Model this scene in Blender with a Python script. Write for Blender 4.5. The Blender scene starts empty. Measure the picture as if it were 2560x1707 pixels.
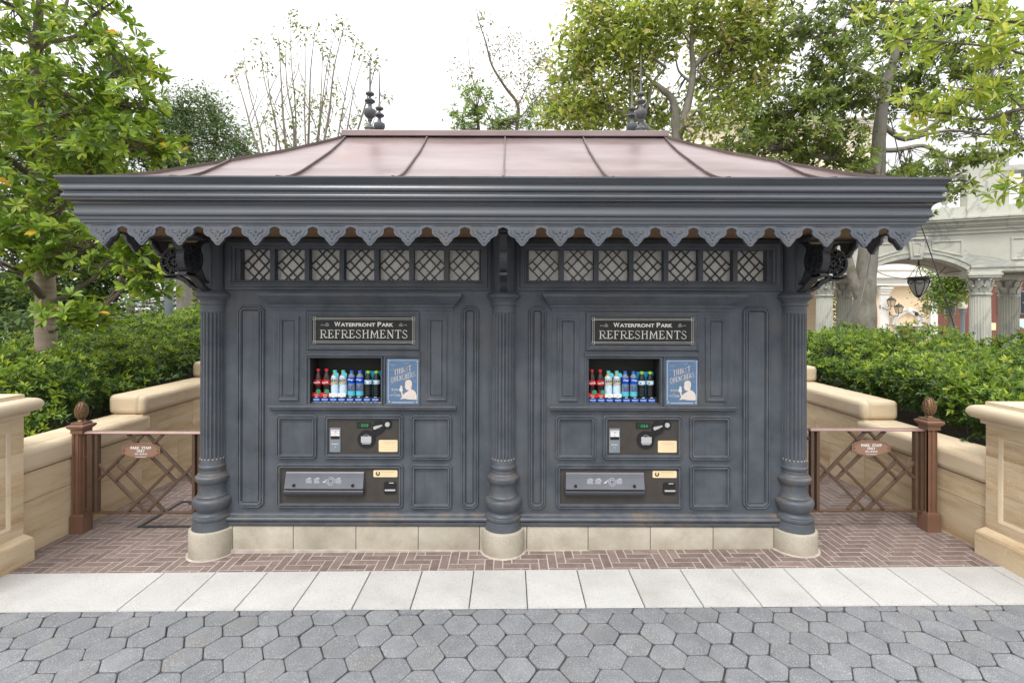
import bpy, bmesh, math, random
import numpy as np
from mathutils import Vector, Matrix
random.seed(7); rng = np.random.RandomState(11)
SC = bpy.context.scene
COL = SC.collection
R = math.radians

# ------------------------------------------------------------------ camera
FPX = 1150.0                       # focal length in units of a 2352 px wide frame
CAM = (0.04, -3.535, 1.70)
ROLL = 0.0026
U0, V0 = 1170.0, 712.0
cd = bpy.data.cameras.new("camera"); cam = bpy.data.objects.new("camera", cd); COL.objects.link(cam)
cam.location = CAM; cam.rotation_euler = (R(90), -ROLL, 0)
cd.sensor_width = 36; cd.lens = FPX/2352*36
cd.shift_x = 6/2352; cd.shift_y = -72/2352
cd.clip_start = 0.05; cd.clip_end = 2000
SC.camera = cam
# ------------------------------------------------------------------ world, sun, exposure
W = bpy.data.worlds.new("World"); SC.world = W; W.use_nodes = True
wn = W.node_tree.nodes; wl = W.node_tree.links
bg = wn["Background"]
sky = wn.new("ShaderNodeTexSky"); sky.sky_type = 'NISHITA'; sky.sun_disc = False
sky.sun_elevation = R(56); sky.sun_rotation = R(205); sky.air_density = 2.0; sky.dust_density = 6.0; sky.ozone_density = 1.0
hs = wn.new("ShaderNodeHueSaturation"); hs.inputs["Saturation"].default_value = 0.10
mx = wn.new("ShaderNodeMixRGB"); mx.inputs["Fac"].default_value = 0.72
mx.inputs["Color2"].default_value = (12.0, 12.1, 12.3, 1)
wl.new(sky.outputs[0], hs.inputs["Color"]); wl.new(hs.outputs[0], mx.inputs["Color1"])
wtc = wn.new("ShaderNodeTexCoord"); wsx = wn.new("ShaderNodeSeparateXYZ"); wl.new(wtc.outputs["Generated"], wsx.inputs[0])
wmr = wn.new("ShaderNodeMapRange"); wmr.inputs[1].default_value = 0.25; wmr.inputs[2].default_value = 1.0; wmr.inputs[3].default_value = 0.88; wmr.inputs[4].default_value = 2.1   # an overcast sky is brightest overhead
wl.new(wsx.outputs[2], wmr.inputs[0])
wml = wn.new("ShaderNodeVectorMath"); wml.operation = 'SCALE'; wl.new(mx.outputs[0], wml.inputs[0]); wl.new(wmr.outputs[0], wml.inputs[3])
wl.new(wml.outputs[0], bg.inputs["Color"]); bg.inputs["Strength"].default_value = 0.115
sd = bpy.data.lights.new("sun", 'SUN'); sun = bpy.data.objects.new("sun", sd); COL.objects.link(sun)
sd.energy = 1.1; sd.angle = R(12); sd.color = (1.0, 0.96, 0.90)
sun.rotation_euler = (R(34), 0, R(-25))
SC.view_settings.view_transform = 'Standard'; SC.view_settings.look = 'None'
SC.view_settings.gamma = 1; SC.view_settings.exposure = 0.27
SC.cycles.max_bounces = 6; SC.cycles.transparent_max_bounces = 8

def at(px, py, Y):
    """world point on the plane y=Y that the photo shows at (px,py) of a 2352 px wide frame"""
    u = (px-U0)/FPX; v = (V0-py)/FPX
    u, v = u*math.cos(ROLL)-v*math.sin(ROLL), u*math.sin(ROLL)+v*math.cos(ROLL)
    d = Y-CAM[1]
    return (CAM[0]+u*d, Y, CAM[2]+v*d)
K = 2352/2560
def z1(a, b, Y=0.03):              # pixel of the facade close-up
    return at((480+a/2.8)*K, (580+b/2.8)*K, Y)
def z2(a, b, Y=0.03):
    return at((480+a/2.8)*K, (1000+b/2.8)*K, Y)
def gz(x, y):                      # the paving: rises a little to the right, falls towards the road
    return 0.010*x + 0.018*min(0.0, y+0.15)

# ------------------------------------------------------------------ materials
MATS = {}
def nt(name):
    m = bpy.data.materials.new(name); m.use_nodes = True
    return m, m.node_tree.nodes, m.node_tree.links, m.node_tree.nodes["Principled BSDF"]
def pm(name, c1, c2=None, scale=6, rough=0.6, bump=0.0, bscale=60, metal=0.0, stretch=(1,1,1), rot=(0,0,0),
       stain=None, sscale=3, samt=0.5, slo=0.5, shi=0.7, rnd=0.0, speck=None, spscale=300, splo=0.62, rough2=None, spec=0.5, emit=0, veins=None, vscale=1.2, detail=6, wear=None, wr=.007, wamt=.6, drip=None):
    m, n, l, b = nt(name)
    tc = n.new("ShaderNodeTexCoord"); mp = n.new("ShaderNodeMapping")
    mp.inputs["Scale"].default_value = stretch; mp.inputs["Rotation"].default_value = rot
    l.new(tc.outputs["Object"], mp.inputs["Vector"])
    vec = mp.outputs[0]
    at_ = None
    if rnd > 0:
        at_ = n.new("ShaderNodeAttribute"); at_.attribute_name = "rnd"
        sc = n.new("ShaderNodeVectorMath"); sc.operation = 'SCALE'; sc.inputs[3].default_value = 37.0
        cb = n.new("ShaderNodeCombineXYZ")
        for i in range(3): l.new(at_.outputs["Fac"], cb.inputs[i])
        l.new(cb.outputs[0], sc.inputs[0])
        ad = n.new("ShaderNodeVectorMath"); ad.operation = 'ADD'
        l.new(mp.outputs[0], ad.inputs[0]); l.new(sc.outputs[0], ad.inputs[1]); vec = ad.outputs[0]
    c2 = c2 or c1
    nz = n.new("ShaderNodeTexNoise"); nz.inputs["Scale"].default_value = scale; nz.inputs["Detail"].default_value = detail; nz.inputs["Roughness"].default_value = 0.6
    l.new(vec, nz.inputs["Vector"])
    rp = n.new("ShaderNodeValToRGB"); rp.color_ramp.elements[0].position = 0.32; rp.color_ramp.elements[1].position = 0.68
    rp.color_ramp.elements[0].color = (*c1, 1); rp.color_ramp.elements[1].color = (*c2, 1)
    l.new(nz.outputs["Fac"], rp.inputs[0]); colr = rp.outputs[0]
    def mixin(col, fac_out, color):
        mm = n.new("ShaderNodeMixRGB"); l.new(fac_out, mm.inputs[0]); l.new(col, mm.inputs[1])
        mm.inputs[2].default_value = (*color, 1); return mm.outputs[0]
    def ramped(out, lo, hi, amt):
        mr = n.new("ShaderNodeMapRange"); mr.inputs[1].default_value = lo; mr.inputs[2].default_value = hi
        mr.inputs[3].default_value = 0; mr.inputs[4].default_value = amt; l.new(out, mr.inputs[0]); return mr.outputs[0]
    if stain:
        n2 = n.new("ShaderNodeTexNoise"); n2.inputs["Scale"].default_value = sscale; n2.inputs["Detail"].default_value = 8; n2.inputs["Roughness"].default_value = 0.7
        l.new(vec if rnd else tc.outputs["Object"], n2.inputs["Vector"])
        colr = mixin(colr, ramped(n2.outputs["Fac"], slo, shi, samt), stain)
    if veins:
        nv = n.new("ShaderNodeTexNoise"); nv.inputs["Scale"].default_value = vscale; nv.inputs["Detail"].default_value = 9; nv.inputs["Distortion"].default_value = 1.6
        l.new(vec, nv.inputs["Vector"])
        sb = n.new("ShaderNodeMath"); sb.operation = 'SUBTRACT'; sb.inputs[1].default_value = 0.5; l.new(nv.outputs["Fac"], sb.inputs[0])
        ab = n.new("ShaderNodeMath"); ab.operation = 'ABSOLUTE'; l.new(sb.outputs[0], ab.inputs[0])
        mr = n.new("ShaderNodeMapRange"); mr.inputs[1].default_value = 0.0; mr.inputs[2].default_value = 0.03; mr.inputs[3].default_value = 0.6; mr.inputs[4].default_value = 0
        l.new(ab.outputs[0], mr.inputs[0]); colr = mixin(colr, mr.outputs[0], veins)
    if speck:
        n3 = n.new("ShaderNodeTexNoise"); n3.inputs["Scale"].default_value = spscale; n3.inputs["Detail"].default_value = 2
        l.new(tc.outputs["Object"], n3.inputs["Vector"])
        colr = mixin(colr, ramped(n3.outputs["Fac"], splo, splo+0.06, 0.8), speck)
    if rnd > 0:
        hv = n.new("ShaderNodeHueSaturation"); l.new(colr, hv.inputs["Color"])
        mr = n.new("ShaderNodeMapRange"); mr.inputs[3].default_value = 1-rnd; mr.inputs[4].default_value = 1+rnd
        l.new(at_.outputs["Fac"], mr.inputs[0]); l.new(mr.outputs[0], hv.inputs["Value"]); colr = hv.outputs[0]
    if drip:
        md = n.new("ShaderNodeMapping"); md.inputs["Scale"].default_value = (26, 26, 1.3); l.new(tc.outputs["Object"], md.inputs["Vector"])
        nd = n.new("ShaderNodeTexNoise"); nd.inputs["Scale"].default_value = 1.0; nd.inputs["Detail"].default_value = 7; l.new(md.outputs[0], nd.inputs["Vector"])
        colr = mixin(colr, ramped(nd.outputs["Fac"], .54, .76, .34), drip)
    if wear:
        bv = n.new("ShaderNodeBevel"); bv.samples = 4; bv.inputs["Radius"].default_value = wr
        ge = n.new("ShaderNodeNewGeometry"); dt = n.new("ShaderNodeVectorMath"); dt.operation = 'DOT_PRODUCT'
        l.new(bv.outputs[0], dt.inputs[0]); l.new(ge.outputs["Normal"], dt.inputs[1])
        iv = n.new("ShaderNodeMath"); iv.operation = 'SUBTRACT'; iv.inputs[0].default_value = 1.0; l.new(dt.outputs["Value"], iv.inputs[1])
        nw = n.new("ShaderNodeTexNoise"); nw.inputs["Scale"].default_value = 9; nw.inputs["Detail"].default_value = 5; l.new(tc.outputs["Object"], nw.inputs["Vector"])
        r1 = ramped(iv.outputs[0], .01, .22, wamt); r2 = ramped(nw.outputs["Fac"], .36, .62, 1.0)
        ml = n.new("ShaderNodeMath"); ml.operation = 'MULTIPLY'; l.new(r1, ml.inputs[0]); l.new(r2, ml.inputs[1])
        colr = mixin(colr, ml.outputs[0], wear)
    l.new(colr, b.inputs["Base Color"])
    b.inputs["Roughness"].default_value = rough; b.inputs["Metallic"].default_value = metal
    b.inputs["Specular IOR Level"].default_value = spec
    if rough2 is not None:
        mr = n.new("ShaderNodeMapRange"); mr.inputs[3].default_value = rough; mr.inputs[4].default_value = rough2
        l.new(nz.outputs["Fac"], mr.inputs[0]); l.new(mr.outputs[0], b.inputs["Roughness"])
    if bump > 0:
        nb = n.new("ShaderNodeTexNoise"); nb.inputs["Scale"].default_value = bscale; nb.inputs["Detail"].default_value = 4
        l.new(mp.outputs[0], nb.inputs["Vector"])
        bp = n.new("ShaderNodeBump"); bp.inputs["Strength"].default_value = bump; bp.inputs["Distance"].default_value = 0.004
        l.new(nb.outputs["Fac"], bp.inputs["Height"]); l.new(bp.outputs[0], b.inputs["Normal"])
    if emit:
        b.inputs["Emission Color"].default_value = (*c1, 1); b.inputs["Emission Strength"].default_value = emit
    return m
def leafmat(name, trans=0.35, rough=0.36):
    m, n, l, b = nt(name)
    a = n.new("ShaderNodeAttribute"); a.attribute_name = "col"
    l.new(a.outputs["Color"], b.inputs["Base Color"]); b.inputs["Roughness"].default_value = rough; b.inputs["Specular IOR Level"].default_value = 0.32
    t = n.new("ShaderNodeBsdfTranslucent")
    h = n.new("ShaderNodeHueSaturation"); h.inputs["Hue"].default_value = 0.485; h.inputs["Value"].default_value = 1.7
    l.new(a.outputs["Color"], h.inputs["Color"]); l.new(h.outputs[0], t.inputs["Color"])
    ms = n.new("ShaderNodeMixShader"); ms.inputs[0].default_value = trans
    l.new(b.outputs[0], ms.inputs[1]); l.new(t.outputs[0], ms.inputs[2])
    l.new(ms.outputs[0], n["Material Output"].inputs["Surface"])
    return m

SLATE = pm("slate_paint", (0.048,0.057,0.071), (0.088,0.100,0.119), scale=5, rough=0.50, rough2=0.66, bump=0.12, bscale=90,
           stain=(0.090,0.080,0.070), sscale=2.6, samt=0.6, slo=0.50, shi=0.72, speck=(0.12,0.135,0.15), spscale=170, splo=0.66, spec=0.45, wear=(0.25,0.26,0.27), wamt=.5, drip=(0.033,0.038,0.047))
SLATE2 = pm("slate_paint_weathered", (0.055,0.064,0.078), (0.092,0.103,0.120), scale=7, rough=0.36, rough2=0.55, bump=0.15, bscale=80,
           stain=(0.17,0.125,0.09), sscale=4.5, samt=0.75, slo=0.50, shi=0.66, spec=0.5, wear=(0.30,0.28,0.25), wamt=.6, drip=(0.06,0.065,0.07))
EAVE = pm("cornice_paint", (0.040,0.047,0.060), (0.074,0.084,0.102), scale=3.5, rough=0.20, rough2=0.40, bump=0.10, bscale=40, stretch=(0.25,1,3), wear=(0.22,0.23,0.25), wamt=.45,
           stain=(0.10,0.088,0.08), sscale=1.6, samt=0.5, slo=0.52, shi=0.75, spec=0.85)
IRON = pm("dark_iron", (0.022,0.024,0.029), (0.04,0.043,0.05), rough=0.5, bump=0.1)
COPPER = pm("copper_roof", (0.195,0.135,0.128), (0.30,0.24,0.238), scale=2.2, rough=0.30, rough2=0.44, metal=0.45, stretch=(0.6,1,2.5),
            stain=(0.27,0.155,0.13), sscale=1.3, samt=0.75, slo=0.54, shi=0.75, bump=0.08, bscale=5)
SEAMM = pm("copper_seam", (0.075,0.055,0.05), (0.13,0.095,0.085), rough=0.45, metal=0.3)
WOODS = pm("soffit_wood", (0.20,0.115,0.06), (0.30,0.18,0.10), scale=5, stretch=(0.6,12,1), rough=0.6)
PLINTH = pm("plinth_stone", (0.29,0.255,0.195), (0.42,0.38,0.31), scale=5, rough=0.85, bump=0.35, bscale=160, rnd=0.07,
            stain=(0.24,0.20,0.145), sscale=3.0, samt=0.55, slo=0.5, shi=0.72, speck=(0.56,0.52,0.44), spscale=240, splo=0.60)
SAND = pm("sandstone", (0.60,0.46,0.285), (0.70,0.57,0.39), scale=1.6, stretch=(0.9,0.9,7), rot=(R(9),R(9),0), rough=0.82, bump=0.45, bscale=110, rnd=0.10, speck=(0.74,0.64,0.48), spscale=140, splo=.62,
          stain=(0.42,0.255,0.115), sscale=1.1, samt=0.85, slo=0.47, shi=0.66)
SANDC = pm("sandstone_coping", (0.58,0.455,0.30), (0.66,0.55,0.40), scale=1.8, stretch=(1,1,4), rough=0.8, bump=0.25, bscale=70, rnd=0.05,
          stain=(0.42,0.29,0.165), sscale=1.4, samt=0.65, slo=0.55, shi=0.7)
BRICKP = pm("paving_brick", (0.145,0.100,0.085), (0.21,0.152,0.132), scale=14, rough=0.85, bump=0.5, bscale=220, rnd=0.16,
            speck=(0.52,0.46,0.42), spscale=190, splo=0.635, stain=(0.32,0.26,0.24), sscale=2.2, samt=0.45, slo=0.5, shi=0.72)
MORTAR = pm("white_mortar", (0.37,0.335,0.31), (0.50,0.455,0.425), scale=9, rough=0.95, bump=0.3, bscale=200)
GRANITE = pm("pale_granite", (0.46,0.45,0.437), (0.53,0.52,0.505), scale=4, rough=0.8, bump=0.25, bscale=300, rnd=0.035,
             speck=(0.22,0.215,0.21), spscale=260, splo=0.58, stain=(0.36,0.335,0.30), sscale=2.2, samt=.6, slo=.52, shi=.75)
HEXM = pm("grey_paver", (0.145,0.153,0.166), (0.205,0.211,0.22), scale=9, rough=0.85, bump=0.7, bscale=260, rnd=0.10,
          speck=(0.50,0.51,0.52), spscale=230, splo=0.60, stain=(0.20,0.18,0.16), sscale=3.2, samt=0.5, slo=0.5, shi=0.7)
JOINT = pm("dark_joint", (0.022,0.021,0.020), (0.09,0.087,0.084), scale=18, rough=0.95)
BROWNM = pm("brown_metal", (0.17,0.088,0.055), (0.215,0.115,0.075), scale=7, rough=0.42, bump=0.05, bscale=50)
BRONZE = pm("bronze", (0.17,0.10,0.055), (0.25,0.155,0.085), scale=20, rough=0.42, metal=0.5, bump=0.2)
GATEM = pm("gate_bronze", (0.095,0.056,0.035), (0.13,0.08,0.052), scale=8, rough=0.42, metal=0.15)
PANELB = pm("brown_panel", (0.038,0.032,0.027), (0.052,0.044,0.038), scale=15, rough=0.6, bump=0.15, bscale=300)
BLACKP = pm("black_plastic", (0.012,0.012,0.013), rough=0.35)
DARKIN = pm("case_interior", (0.020,0.018,0.017), (0.03,0.027,0.025), rough=0.7)
CHROME = pm("chrome", (0.62,0.62,0.64), rough=0.22, metal=0.4)
STEEL = pm("brushed_steel", (0.20,0.21,0.24), (0.26,0.27,0.30), scale=3, stretch=(1,1,40), rough=0.40, metal=0.6)
BRASS = pm("engraved_plate", (0.74,0.58,0.34), (0.80,0.65,0.42), rough=0.5)
INKB = pm("plate_ink", (0.38,0.26,0.12), rough=0.7)
CREAM = pm("cream_paint", (0.72,0.70,0.63), rough=0.6)
SIGNB = pm("sign_black", (0.016,0.016,0.018), (0.028,0.027,0.028), scale=9, rough=0.55, spec=.3)
POSTB = pm("poster_blue", (0.085,0.155,0.265), (0.11,0.185,0.305), scale=12, rough=0.45)
POSTC = pm("poster_cream", (0.66,0.58,0.51), rough=0.5)
POSTL = pm("poster_pale_line", (0.38,0.42,0.47), rough=0.5)
WHITE = pm("white_print", (0.80,0.80,0.80), rough=0.5)
REDP = pm("red_plastic", (0.55,0.018,0.022), rough=0.3)
COLA = pm("cola_liquid", (0.030,0.012,0.010), rough=0.08)
GREENP = pm("green_plastic", (0.30,0.62,0.03), rough=0.3)
GREEND = pm("green_sticker", (0.03,0.26,0.12), rough=0.4)
MINT = pm("mint_plastic", (0.12,0.60,0.50), rough=0.3)
BLUEP = pm("blue_plastic", (0.012,0.13,0.60), rough=0.3)
BLUED = pm("blue_label", (0.01,0.055,0.42), rough=0.35)
CYAN = pm("cyan_card", (0.03,0.50,0.85), rough=0.4)
AQUA = pm("aqua_label", (0.10,0.50,0.62), rough=0.4)
TEA = pm("tea_liquid", (0.62,0.30,0.03), rough=0.1)
CLEAR = pm("clear_water_bottle", (0.13,0.16,0.19), (0.22,0.26,0.30), scale=40, rough=0.08)
PALEB = pm("pale_blue_label", (0.48,0.66,0.82), (0.62,0.76,0.85), scale=40, rough=0.4)
YELL = pm("yellow_label", (0.75,0.52,0.10), rough=0.4)
GLASS = pm("obscured_glass", (0.44,0.42,0.38), (0.58,0.56,0.52), scale=10, rough=0.16, bump=1.0, bscale=55, stretch=(1,1,0.5), spec=0.7)
SCREEN = pm("green_screen", (0.015,0.05,0.03), rough=0.15)
RAILM = pm("rail_metal", (0.20,0.20,0.21), rough=0.35, metal=0.6)
DIGIT = pm("lit_digit", (0.08,0.42,0.16), emit=0.5)
BARK = pm("grey_bark", (0.145,0.13,0.108), (0.25,0.23,0.20), scale=7, stretch=(1,1,0.35), rough=0.9, bump=0.8, bscale=35,
          stain=(0.12,0.12,0.07), sscale=5, samt=0.7, slo=0.5, shi=0.65, speck=(0.05,0.045,0.04), spscale=38, splo=0.66)
BARKD = pm("brown_bark", (0.085,0.068,0.050), (0.16,0.13,0.10), scale=9, stretch=(1,1,0.4), rough=0.9, bump=0.6, bscale=40)
BARKP = pm("pale_twig_bark", (0.17,0.145,0.115), (0.26,0.23,0.19), scale=9, rough=0.9)
BURLAP = pm("burlap_wrap", (0.24,0.185,0.135), (0.34,0.275,0.21), scale=6, stretch=(1,1,6), rough=0.95, bump=0.8, bscale=120)
SOIL = pm("soil", (0.025,0.018,0.012), (0.06,0.042,0.03), scale=15, rough=1.0, bump=0.8, bscale=40)
MARBLE = pm("marble", (0.42,0.425,0.365), (0.52,0.52,0.45), scale=1.2, rough=0.55, veins=(0.22,0.235,0.24), vscale=0.7, stain=(0.34,0.30,0.235), sscale=0.8, samt=0.4, slo=0.55, shi=0.75)
WSTONE = pm("white_stone", (0.74,0.72,0.68), (0.80,0.78,0.74), rough=0.7)
WARM = pm("warm_ashlar", (0.72,0.54,0.34), (0.80,0.65,0.47), scale=1.5, stretch=(0.4,1,6), rough=0.8, stain=(0.62,0.42,0.24), sscale=1.2, samt=0.5)
CREAMW = pm("cream_wall", (0.72,0.64,0.46), (0.78,0.70,0.54), scale=2, rough=0.8)
REDB = pm("red_brick", (0.13,0.045,0.034), (0.20,0.08,0.06), scale=8, stretch=(0.6,0.6,5), rough=0.85, bump=0.4, bscale=20)
LEAF = leafmat("leaf", 0.30)
LEAFT = leafmat("thin_leaf", 0.45)
GREYP = pm("grey_post_paint", (0.14,0.165,0.19), (0.18,0.205,0.23), rough=0.5)
GLOBE = pm("milky_globe", (0.75,0.72,0.60), rough=0.3)
LGLASS = pm("frosted_lantern_glass", (0.30,0.30,0.29), (0.36,0.36,0.345), rough=0.3)
PINKF = pm("dark_red_door", (0.17,0.045,0.04), (0.24,0.07,0.06), rough=0.6)

# ------------------------------------------------------------------ mesh helpers
def offset_poly(pts, o):
    n = len(pts); out = []
    area = sum(pts[i][0]*pts[(i+1)%n][1]-pts[(i+1)%n][0]*pts[i][1] for i in range(n))
    s = 1 if area > 0 else -1
    for i in range(n):
        p0 = Vector(pts[i-1]); p1 = Vector(pts[i]); p2 = Vector(pts[(i+1) % n])
        d1 = (p1-p0).normalized(); d2 = (p2-p1).normalized()
        n1 = Vector((-d1.y, d1.x))*s; n2 = Vector((-d2.y, d2.x))*s
        b = n1+n2
        k = b.dot(n1)
        out.append(tuple(p1 + b*(o/max(k, 0.2))))
    return out
def chamfer_rect(x0, x1, zA, zB, c):
    if c <= 0: return [(x0, zA), (x1, zA), (x1, zB), (x0, zB)]
    return [(x0+c, zA), (x1-c, zA), (x1, zA+c), (x1, zB-c), (x1-c, zB), (x0+c, zB), (x0, zB-c), (x0, zA+c)]
class MB:
    def __init__(s): s.V = []; s.F = []; s.Rn = []; s.M = []
    def add(s, vs, fs, rnd=0.5, m=0):
        o = len(s.V); s.V.extend([tuple(v) for v in vs])
        for f in fs: s.F.append([i+o for i in f]); s.Rn.append(rnd); s.M.append(m)
    def box(s, x0, x1, y0, y1, a, b, rnd=0.5, m=0):
        s.add([(x0,y0,a),(x1,y0,a),(x1,y1,a),(x0,y1,a),(x0,y0,b),(x1,y0,b),(x1,y1,b),(x0,y1,b)],
              [(0,3,2,1),(4,5,6,7),(0,1,5,4),(1,2,6,5),(2,3,7,6),(3,0,4,7)], rnd, m)
    def bar(s, p, q, w, h=None, rnd=0.5, m=0, up=(0,0,1)):
        p = Vector(p); q = Vector(q); h = h or w; d = (q-p).normalized(); u = Vector(up)
        if abs(d.dot(u)) > 0.95: u = Vector((0,1,0))
        a = d.cross(u).normalized()*w/2; b = d.cross(a).normalized()*h/2
        vs = [p-a-b,p+a-b,p+a+b,p-a+b,q-a-b,q+a-b,q+a+b,q-a+b]
        s.add(vs, [(0,3,2,1),(4,5,6,7),(0,1,5,4),(1,2,6,5),(2,3,7,6),(3,0,4,7)], rnd, m)
    def loft(s, loops, cap0=True, cap1=True, closed=True, rnd=0.5, m=0):
        n = len(loops[0]); vs = [v for lp in loops for v in lp]; fs = []
        for k in range(len(loops)-1):
            for i in range(n if closed else n-1):
                j = (i+1) % n; fs.append((k*n+i, k*n+j, (k+1)*n+j, (k+1)*n+i))
        if cap0: fs.append(tuple(range(n-1, -1, -1)))
        if cap1: fs.append(tuple((len(loops)-1)*n+i for i in range(n)))
        s.add(vs, fs, rnd, m)
    def prism(s, poly, y0, y1, rnd=0.5, m=0):                     # polygon in x,z pushed along y
        s.loft([[(a, y0, b) for a, b in poly], [(a, y1, b) for a, b in poly]], rnd=rnd, m=m)
    def prism_x(s, poly, x0, x1, rnd=0.5, m=0):                   # polygon in y,z pushed along x
        s.loft([[(x0, a, b) for a, b in poly], [(x1, a, b) for a, b in poly]], rnd=rnd, m=m)
    def prism_z(s, poly, a, b, rnd=0.5, m=0):
        s.loft([[(x, y, a) for x, y in poly], [(x, y, b) for x, y in poly]], rnd=rnd, m=m)
    def frame(s, poly, prof, y0, cap=False, rnd=0.5, m=0):        # moulding: profile [(inset, height out of the wall)]
        loops = [[(a, y0-h, b) for a, b in offset_poly(poly, o)] for o, h in prof]
        s.loft(loops, cap0=False, cap1=cap, rnd=rnd, m=m)
    def lathe(s, prof, c, n=24, rnd=0.5, m=0, flute=None):
        loops = []
        for r, z in prof:
            loops.append([(c[0]+r*math.cos(2*math.pi*i/n), c[1]+r*math.sin(2*math.pi*i/n), c[2]+z) for i in range(n)])
        s.loft(loops, rnd=rnd, m=m)
    def tube(s, pts, rad, n=6, rnd=0.5, m=0):
        pts = [Vector(p) for p in pts]
        if not hasattr(rad, '__len__'): rad = [rad]*len(pts)
        loops = []; a = None
        for i, p in enumerate(pts):
            d = (pts[min(i+1, len(pts)-1)]-pts[max(i-1, 0)]).normalized()
            if a is None:
                u = Vector((0,0,1)) if abs(d.z) < 0.9 else Vector((1,0,0)); a = d.cross(u).normalized()
            else: a = (a-d*a.dot(d)).normalized()
            b = d.cross(a)
            loops.append([p+(a*math.cos(2*math.pi*k/n)+b*math.sin(2*math.pi*k/n))*rad[i] for k in range(n)])
        s.loft(loops, rnd=rnd, m=m)
    def sphere(s, c, r, n=10, sq=(1,1,1), m=0, rnd=0.5):
        loops = []
        for j in range(1, n):
            t = math.pi*j/n
            loops.append([(c[0]+r*sq[0]*math.sin(t)*math.cos(2*math.pi*i/n), c[1]+r*sq[1]*math.sin(t)*math.sin(2*math.pi*i/n), c[2]-r*sq[2]*math.cos(t)) for i in range(n)])
        s.loft(loops, m=m, rnd=rnd)
    def build(s, name, mats, parent=None, local=False, smooth=None, bevel=0, fix=True, origin=None):
        me = bpy.data.meshes.new(name)
        off = Vector((0,0,0))
        if parent is not None and not local:
            off = Vector(parent.location); pp = parent.parent
            while pp is not None: off += Vector(pp.location); pp = pp.parent
        if origin is not None: off = off+Vector(origin)
        V = [(v[0]-off.x, v[1]-off.y, v[2]-off.z) for v in s.V]
        me.from_pydata(V, [], s.F)
        if not isinstance(mats, (list, tuple)): mats = [mats]
        for m in mats: me.materials.append(m)
        me.polygons.foreach_set("material_index", s.M)
        a = me.attributes.new("rnd", 'FLOAT', 'FACE'); a.data.foreach_set("value", [float(x) for x in s.Rn])
        if fix:
            b = bmesh.new(); b.from_mesh(me); bmesh.ops.recalc_face_normals(b, faces=b.faces); b.to_mesh(me); b.free()
        if smooth:
            me.polygons.foreach_set("use_smooth", [True]*len(me.polygons)); me.set_sharp_from_angle(angle=R(smooth))
        me.update()
        o = bpy.data.objects.new(name, me); COL.objects.link(o)
        if parent is not None: o.parent = parent
        if origin is not None: o.location = origin
        if bevel:
            bv = o.modifiers.new("bevel", 'BEVEL'); bv.width = bevel; bv.segments = 2; bv.limit_method = 'ANGLE'; bv.angle_limit = R(40); bv.harden_normals = False
        return o
def thing(name, label, cat, loc, rotz=0, group=None):
    o = bpy.data.objects.new(name, None); COL.objects.link(o); o.location = loc; o.rotation_euler = (0,0,rotz)
    o.empty_display_size = 0.2
    o['label'] = label; o['category'] = cat
    if group: o['group'] = group
    return o
def tag(o, label, cat, group=None, kind=None):
    o['label'] = label; o['category'] = cat
    if group: o['group'] = group
    if kind: o['kind'] = kind
    return o
def kids(o): return [c for c in COL.objects if c.parent == o]
def dup(root, loc, label=None):
    def cp(o, par):
        c = o.copy(); COL.objects.link(c)
        if par is not None: c.parent = par
        for k in kids(o): cp(k, c)
        return c
    r = cp(root, None); r.location = loc
    if label: r['label'] = label
    return r

# text ------------------------------------------------------------------
def text_into(mb, s, x0, x1, a, b, y, bold=0.0, ext=0.0008, m=0, shear=0.0, rot=0.0):
    cu = bpy.data.curves.new("t", 'FONT'); cu.body = s; cu.offset = bold; cu.resolution_u = 3; cu.shear = shear
    o = bpy.data.objects.new("t", cu); COL.objects.link(o)
    me = bpy.data.meshes.new_from_object(o)
    vs = [v.co.copy() for v in me.vertices]
    if vs:
        xa = min(v.x for v in vs); xb = max(v.x for v in vs); ya = min(v.y for v in vs); yb = max(v.y for v in vs)
        cx, cz = (x0+x1)/2, (a+b)/2
        out = []
        for v in vs:
            px = x0+(v.x-xa)/(xb-xa)*(x1-x0); pz = a+(v.y-ya)/(yb-ya)*(b-a)
            dx, dz = px-cx, pz-cz
            out.append((cx+dx*math.cos(rot)-dz*math.sin(rot), y, cz+dx*math.sin(rot)+dz*math.cos(rot)))
        mb.add(out, [tuple(p.vertices) for p in me.polygons], m=m)
    bpy.data.objects.remove(o); bpy.data.curves.remove(cu); bpy.data.meshes.remove(me)
def arc(cx, cy, rx, ry, a0, a1, n=9):
    return [(cx+rx*math.cos(R(a0+(a1-a0)*i/n)), cy+ry*math.sin(R(a0+(a1-a0)*i/n))) for i in range(n+1)]
T_, N_ = 1.0, 0.5
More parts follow.
